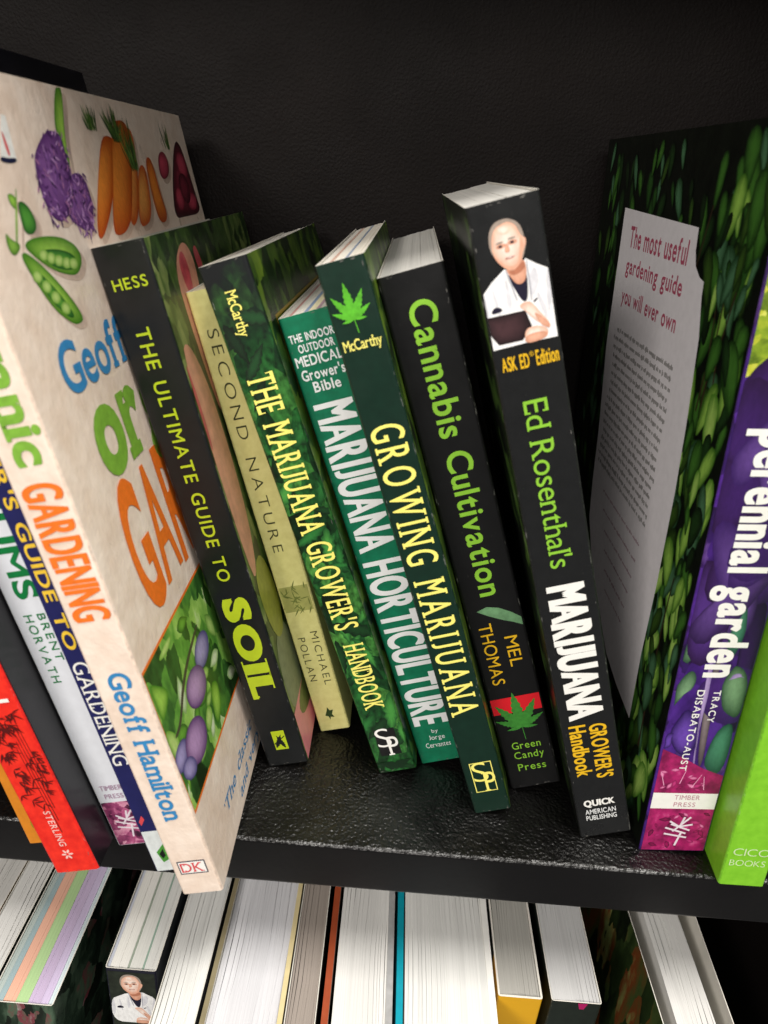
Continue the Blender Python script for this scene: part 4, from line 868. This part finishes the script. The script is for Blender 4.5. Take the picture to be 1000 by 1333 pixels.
low('lower_c', -0.1876, -0.1600, -0.021, [grn, berry, berry], 'lower shelf book with page edges striped salmon, green and lilac', d=0.19,
    sections=[(0, .10, 'b4c0bc'), (.10, .20, '9fb4b8'), (.20, .40, 'e8b49c'), (.40, .60, 'b4d49a'), (.60, .80, 'cab8d6'), (.80, .93, 'cdbedc'), (.93, 1, 'cfdce0')])
navyd = pm('deep_navy_cover', '20202e', var=0.15); greyc = pm('grey_cover', '5c6064', var=0.15)
low('lower_d', -0.1445, -0.1215, -0.003, [navyd, navyd, greyc], 'lower shelf book with a small photo of a person in white on its dark spine', pages='e6e6e2',
    sections=[(0, .06, 'c8ccd8'), (.06, .42, 'eceae4'), (.42, .46, 'a8b4a4'), (.46, .72, 'e6e6e0'), (.72, .76, '9ab4a4'), (.76, 1, 'e4e4e0')])
# portrait on its spine: the same arrangement, smaller and without clipboard
def remap(pts, b0, b1): return [(b0[0] + (x - 0.0) / 21.0 * (b1 - b0[0]), b0[1] + (y - 210.5) * (b1 - b0[0]) / 21.0) for x, y in pts]
pd = []
for i, (bk, fc, mt, ly, pts) in enumerate(PRINTS):
    if bk == 'ed' and mt != 'clipboard': pd.append((2 + ly + i * 0.02, smooth(remap(pts, (1.2, 205.5), 22.0)), INK[mt][1] if mt == 'coat' else INK[mt][0], INK[mt][1], None if mt in FLAT else (-0.1, 0.06)))
photo('lower_d', 's', 'portrait_print', pd)
prints('lower_d', 's', 'photo_ground', [(pm('foliage_dark', '262c22', var=0.5), 1, rect(0.9, 22.2, 203, 243))])
low('lower_e', -0.1176, -0.0985, -0.036, [pm('pewter_cover', '3a3c3e', var=0.2)]*3, 'lower shelf paperback with bright white pages right of the book with the small photo', pages='dededb')
creamb = pm('cream_board', 'd8c898', var=0.06); tan = pm('olive_tan_jacket', '8a8064', var=0.1)
low('lower_f', -0.0968, -0.0620, -0.036, [tan, creamb, creamb], 'lower shelf hardcover with cream boards and an olive tan side', pages='d2d2d6', th=0.0022, inset=0.003, board=True)
low('lower_g', -0.0612, -0.0478, -0.036, [pm('taupe_cover', '5a5048', var=0.1)]*3, 'thin lower shelf book with dull brownish pages', pages='9a9088')
rust = pm('rust_cover', 'a04a2c', var=0.1)
low('lower_h', -0.0455, -0.0148, -0.036, [rust, rust, pm('pale_grey_cover', 'a8a8a8')], 'lower shelf hardcover with a rust red board and thick white pages', pages='dcdbd8', th=0.0030, inset=0.0005, page_x=(0.0046, 0.0300), board=True)
tealb = pm('turquoise_cover', '0f98ac', var=0.08)
low('lower_i', -0.0132, 0.0316, -0.036, [tealb, tealb, white], 'thick lower shelf book with a turquoise board and white pages', pages='dededb', th=0.0030, inset=0.0005, page_x=(0.0038, 0.0436), board=True)
yel, nt_, p_ = base('yellow_and_black_cover', 0.36)
sx_ = nt_.nodes.new('ShaderNodeSeparateXYZ'); tc_ = nt_.nodes.new('ShaderNodeTexCoord'); nt_.links.new(tc_.outputs['Object'], sx_.inputs[0])
nt_.links.new(ramp(nt_, sx_.outputs[1], [(0.0, 'd9a41e'), (0.018, '17120c')], 'CONSTANT'), p_.inputs['Base Color'])
low('lower_j', 0.0330, 0.0532, -0.001, [yel]*3, 'lower shelf book with a plain yellow spine and grey pages', pages='a8a6a0', th=0.0009)
moss = picture('mossy_cover', [(0.3, '0e120d'), (0.5, '1c261a'), (0.65, '2e4426'), (0.85, '6a8a50')], (120, 60, 50))
low('lower_k', 0.0572, 0.0800, -0.001, [pm('bottle_black_cover', '1a221c', var=0.2), pm('bottle_black_cover', '1a221c', var=0.2), moss], 'lower shelf book with a blackish green spine and a magenta mark at its top', pages='c4c4c4')
prints('lower_k', 's', 'spine_mark', [(pm('magenta_mark', 'b01860'), 3, [(12.0, 244.6), (16.4, 244.6), (15.2, 240.5), (13.2, 240.5)])])
jungle = picture('jungle_cover', [(0.25, '12180e'), (0.45, '2a3a1c'), (0.58, '46562c'), (0.7, '7a3e1e'), (0.8, '8a9a5a'), (0.9, 'b8bca8')], (120, 70, 22))
low('lower_l', 0.1062, 0.1378, -0.036, [jungle, jungle, jungle], 'floppy lower shelf paperback with foliage covers sprung away from its white pages, rightmost below', pages='dcdbd8',
    splay=0.004, page_x=(0.0062, 0.0240), d=0.15)
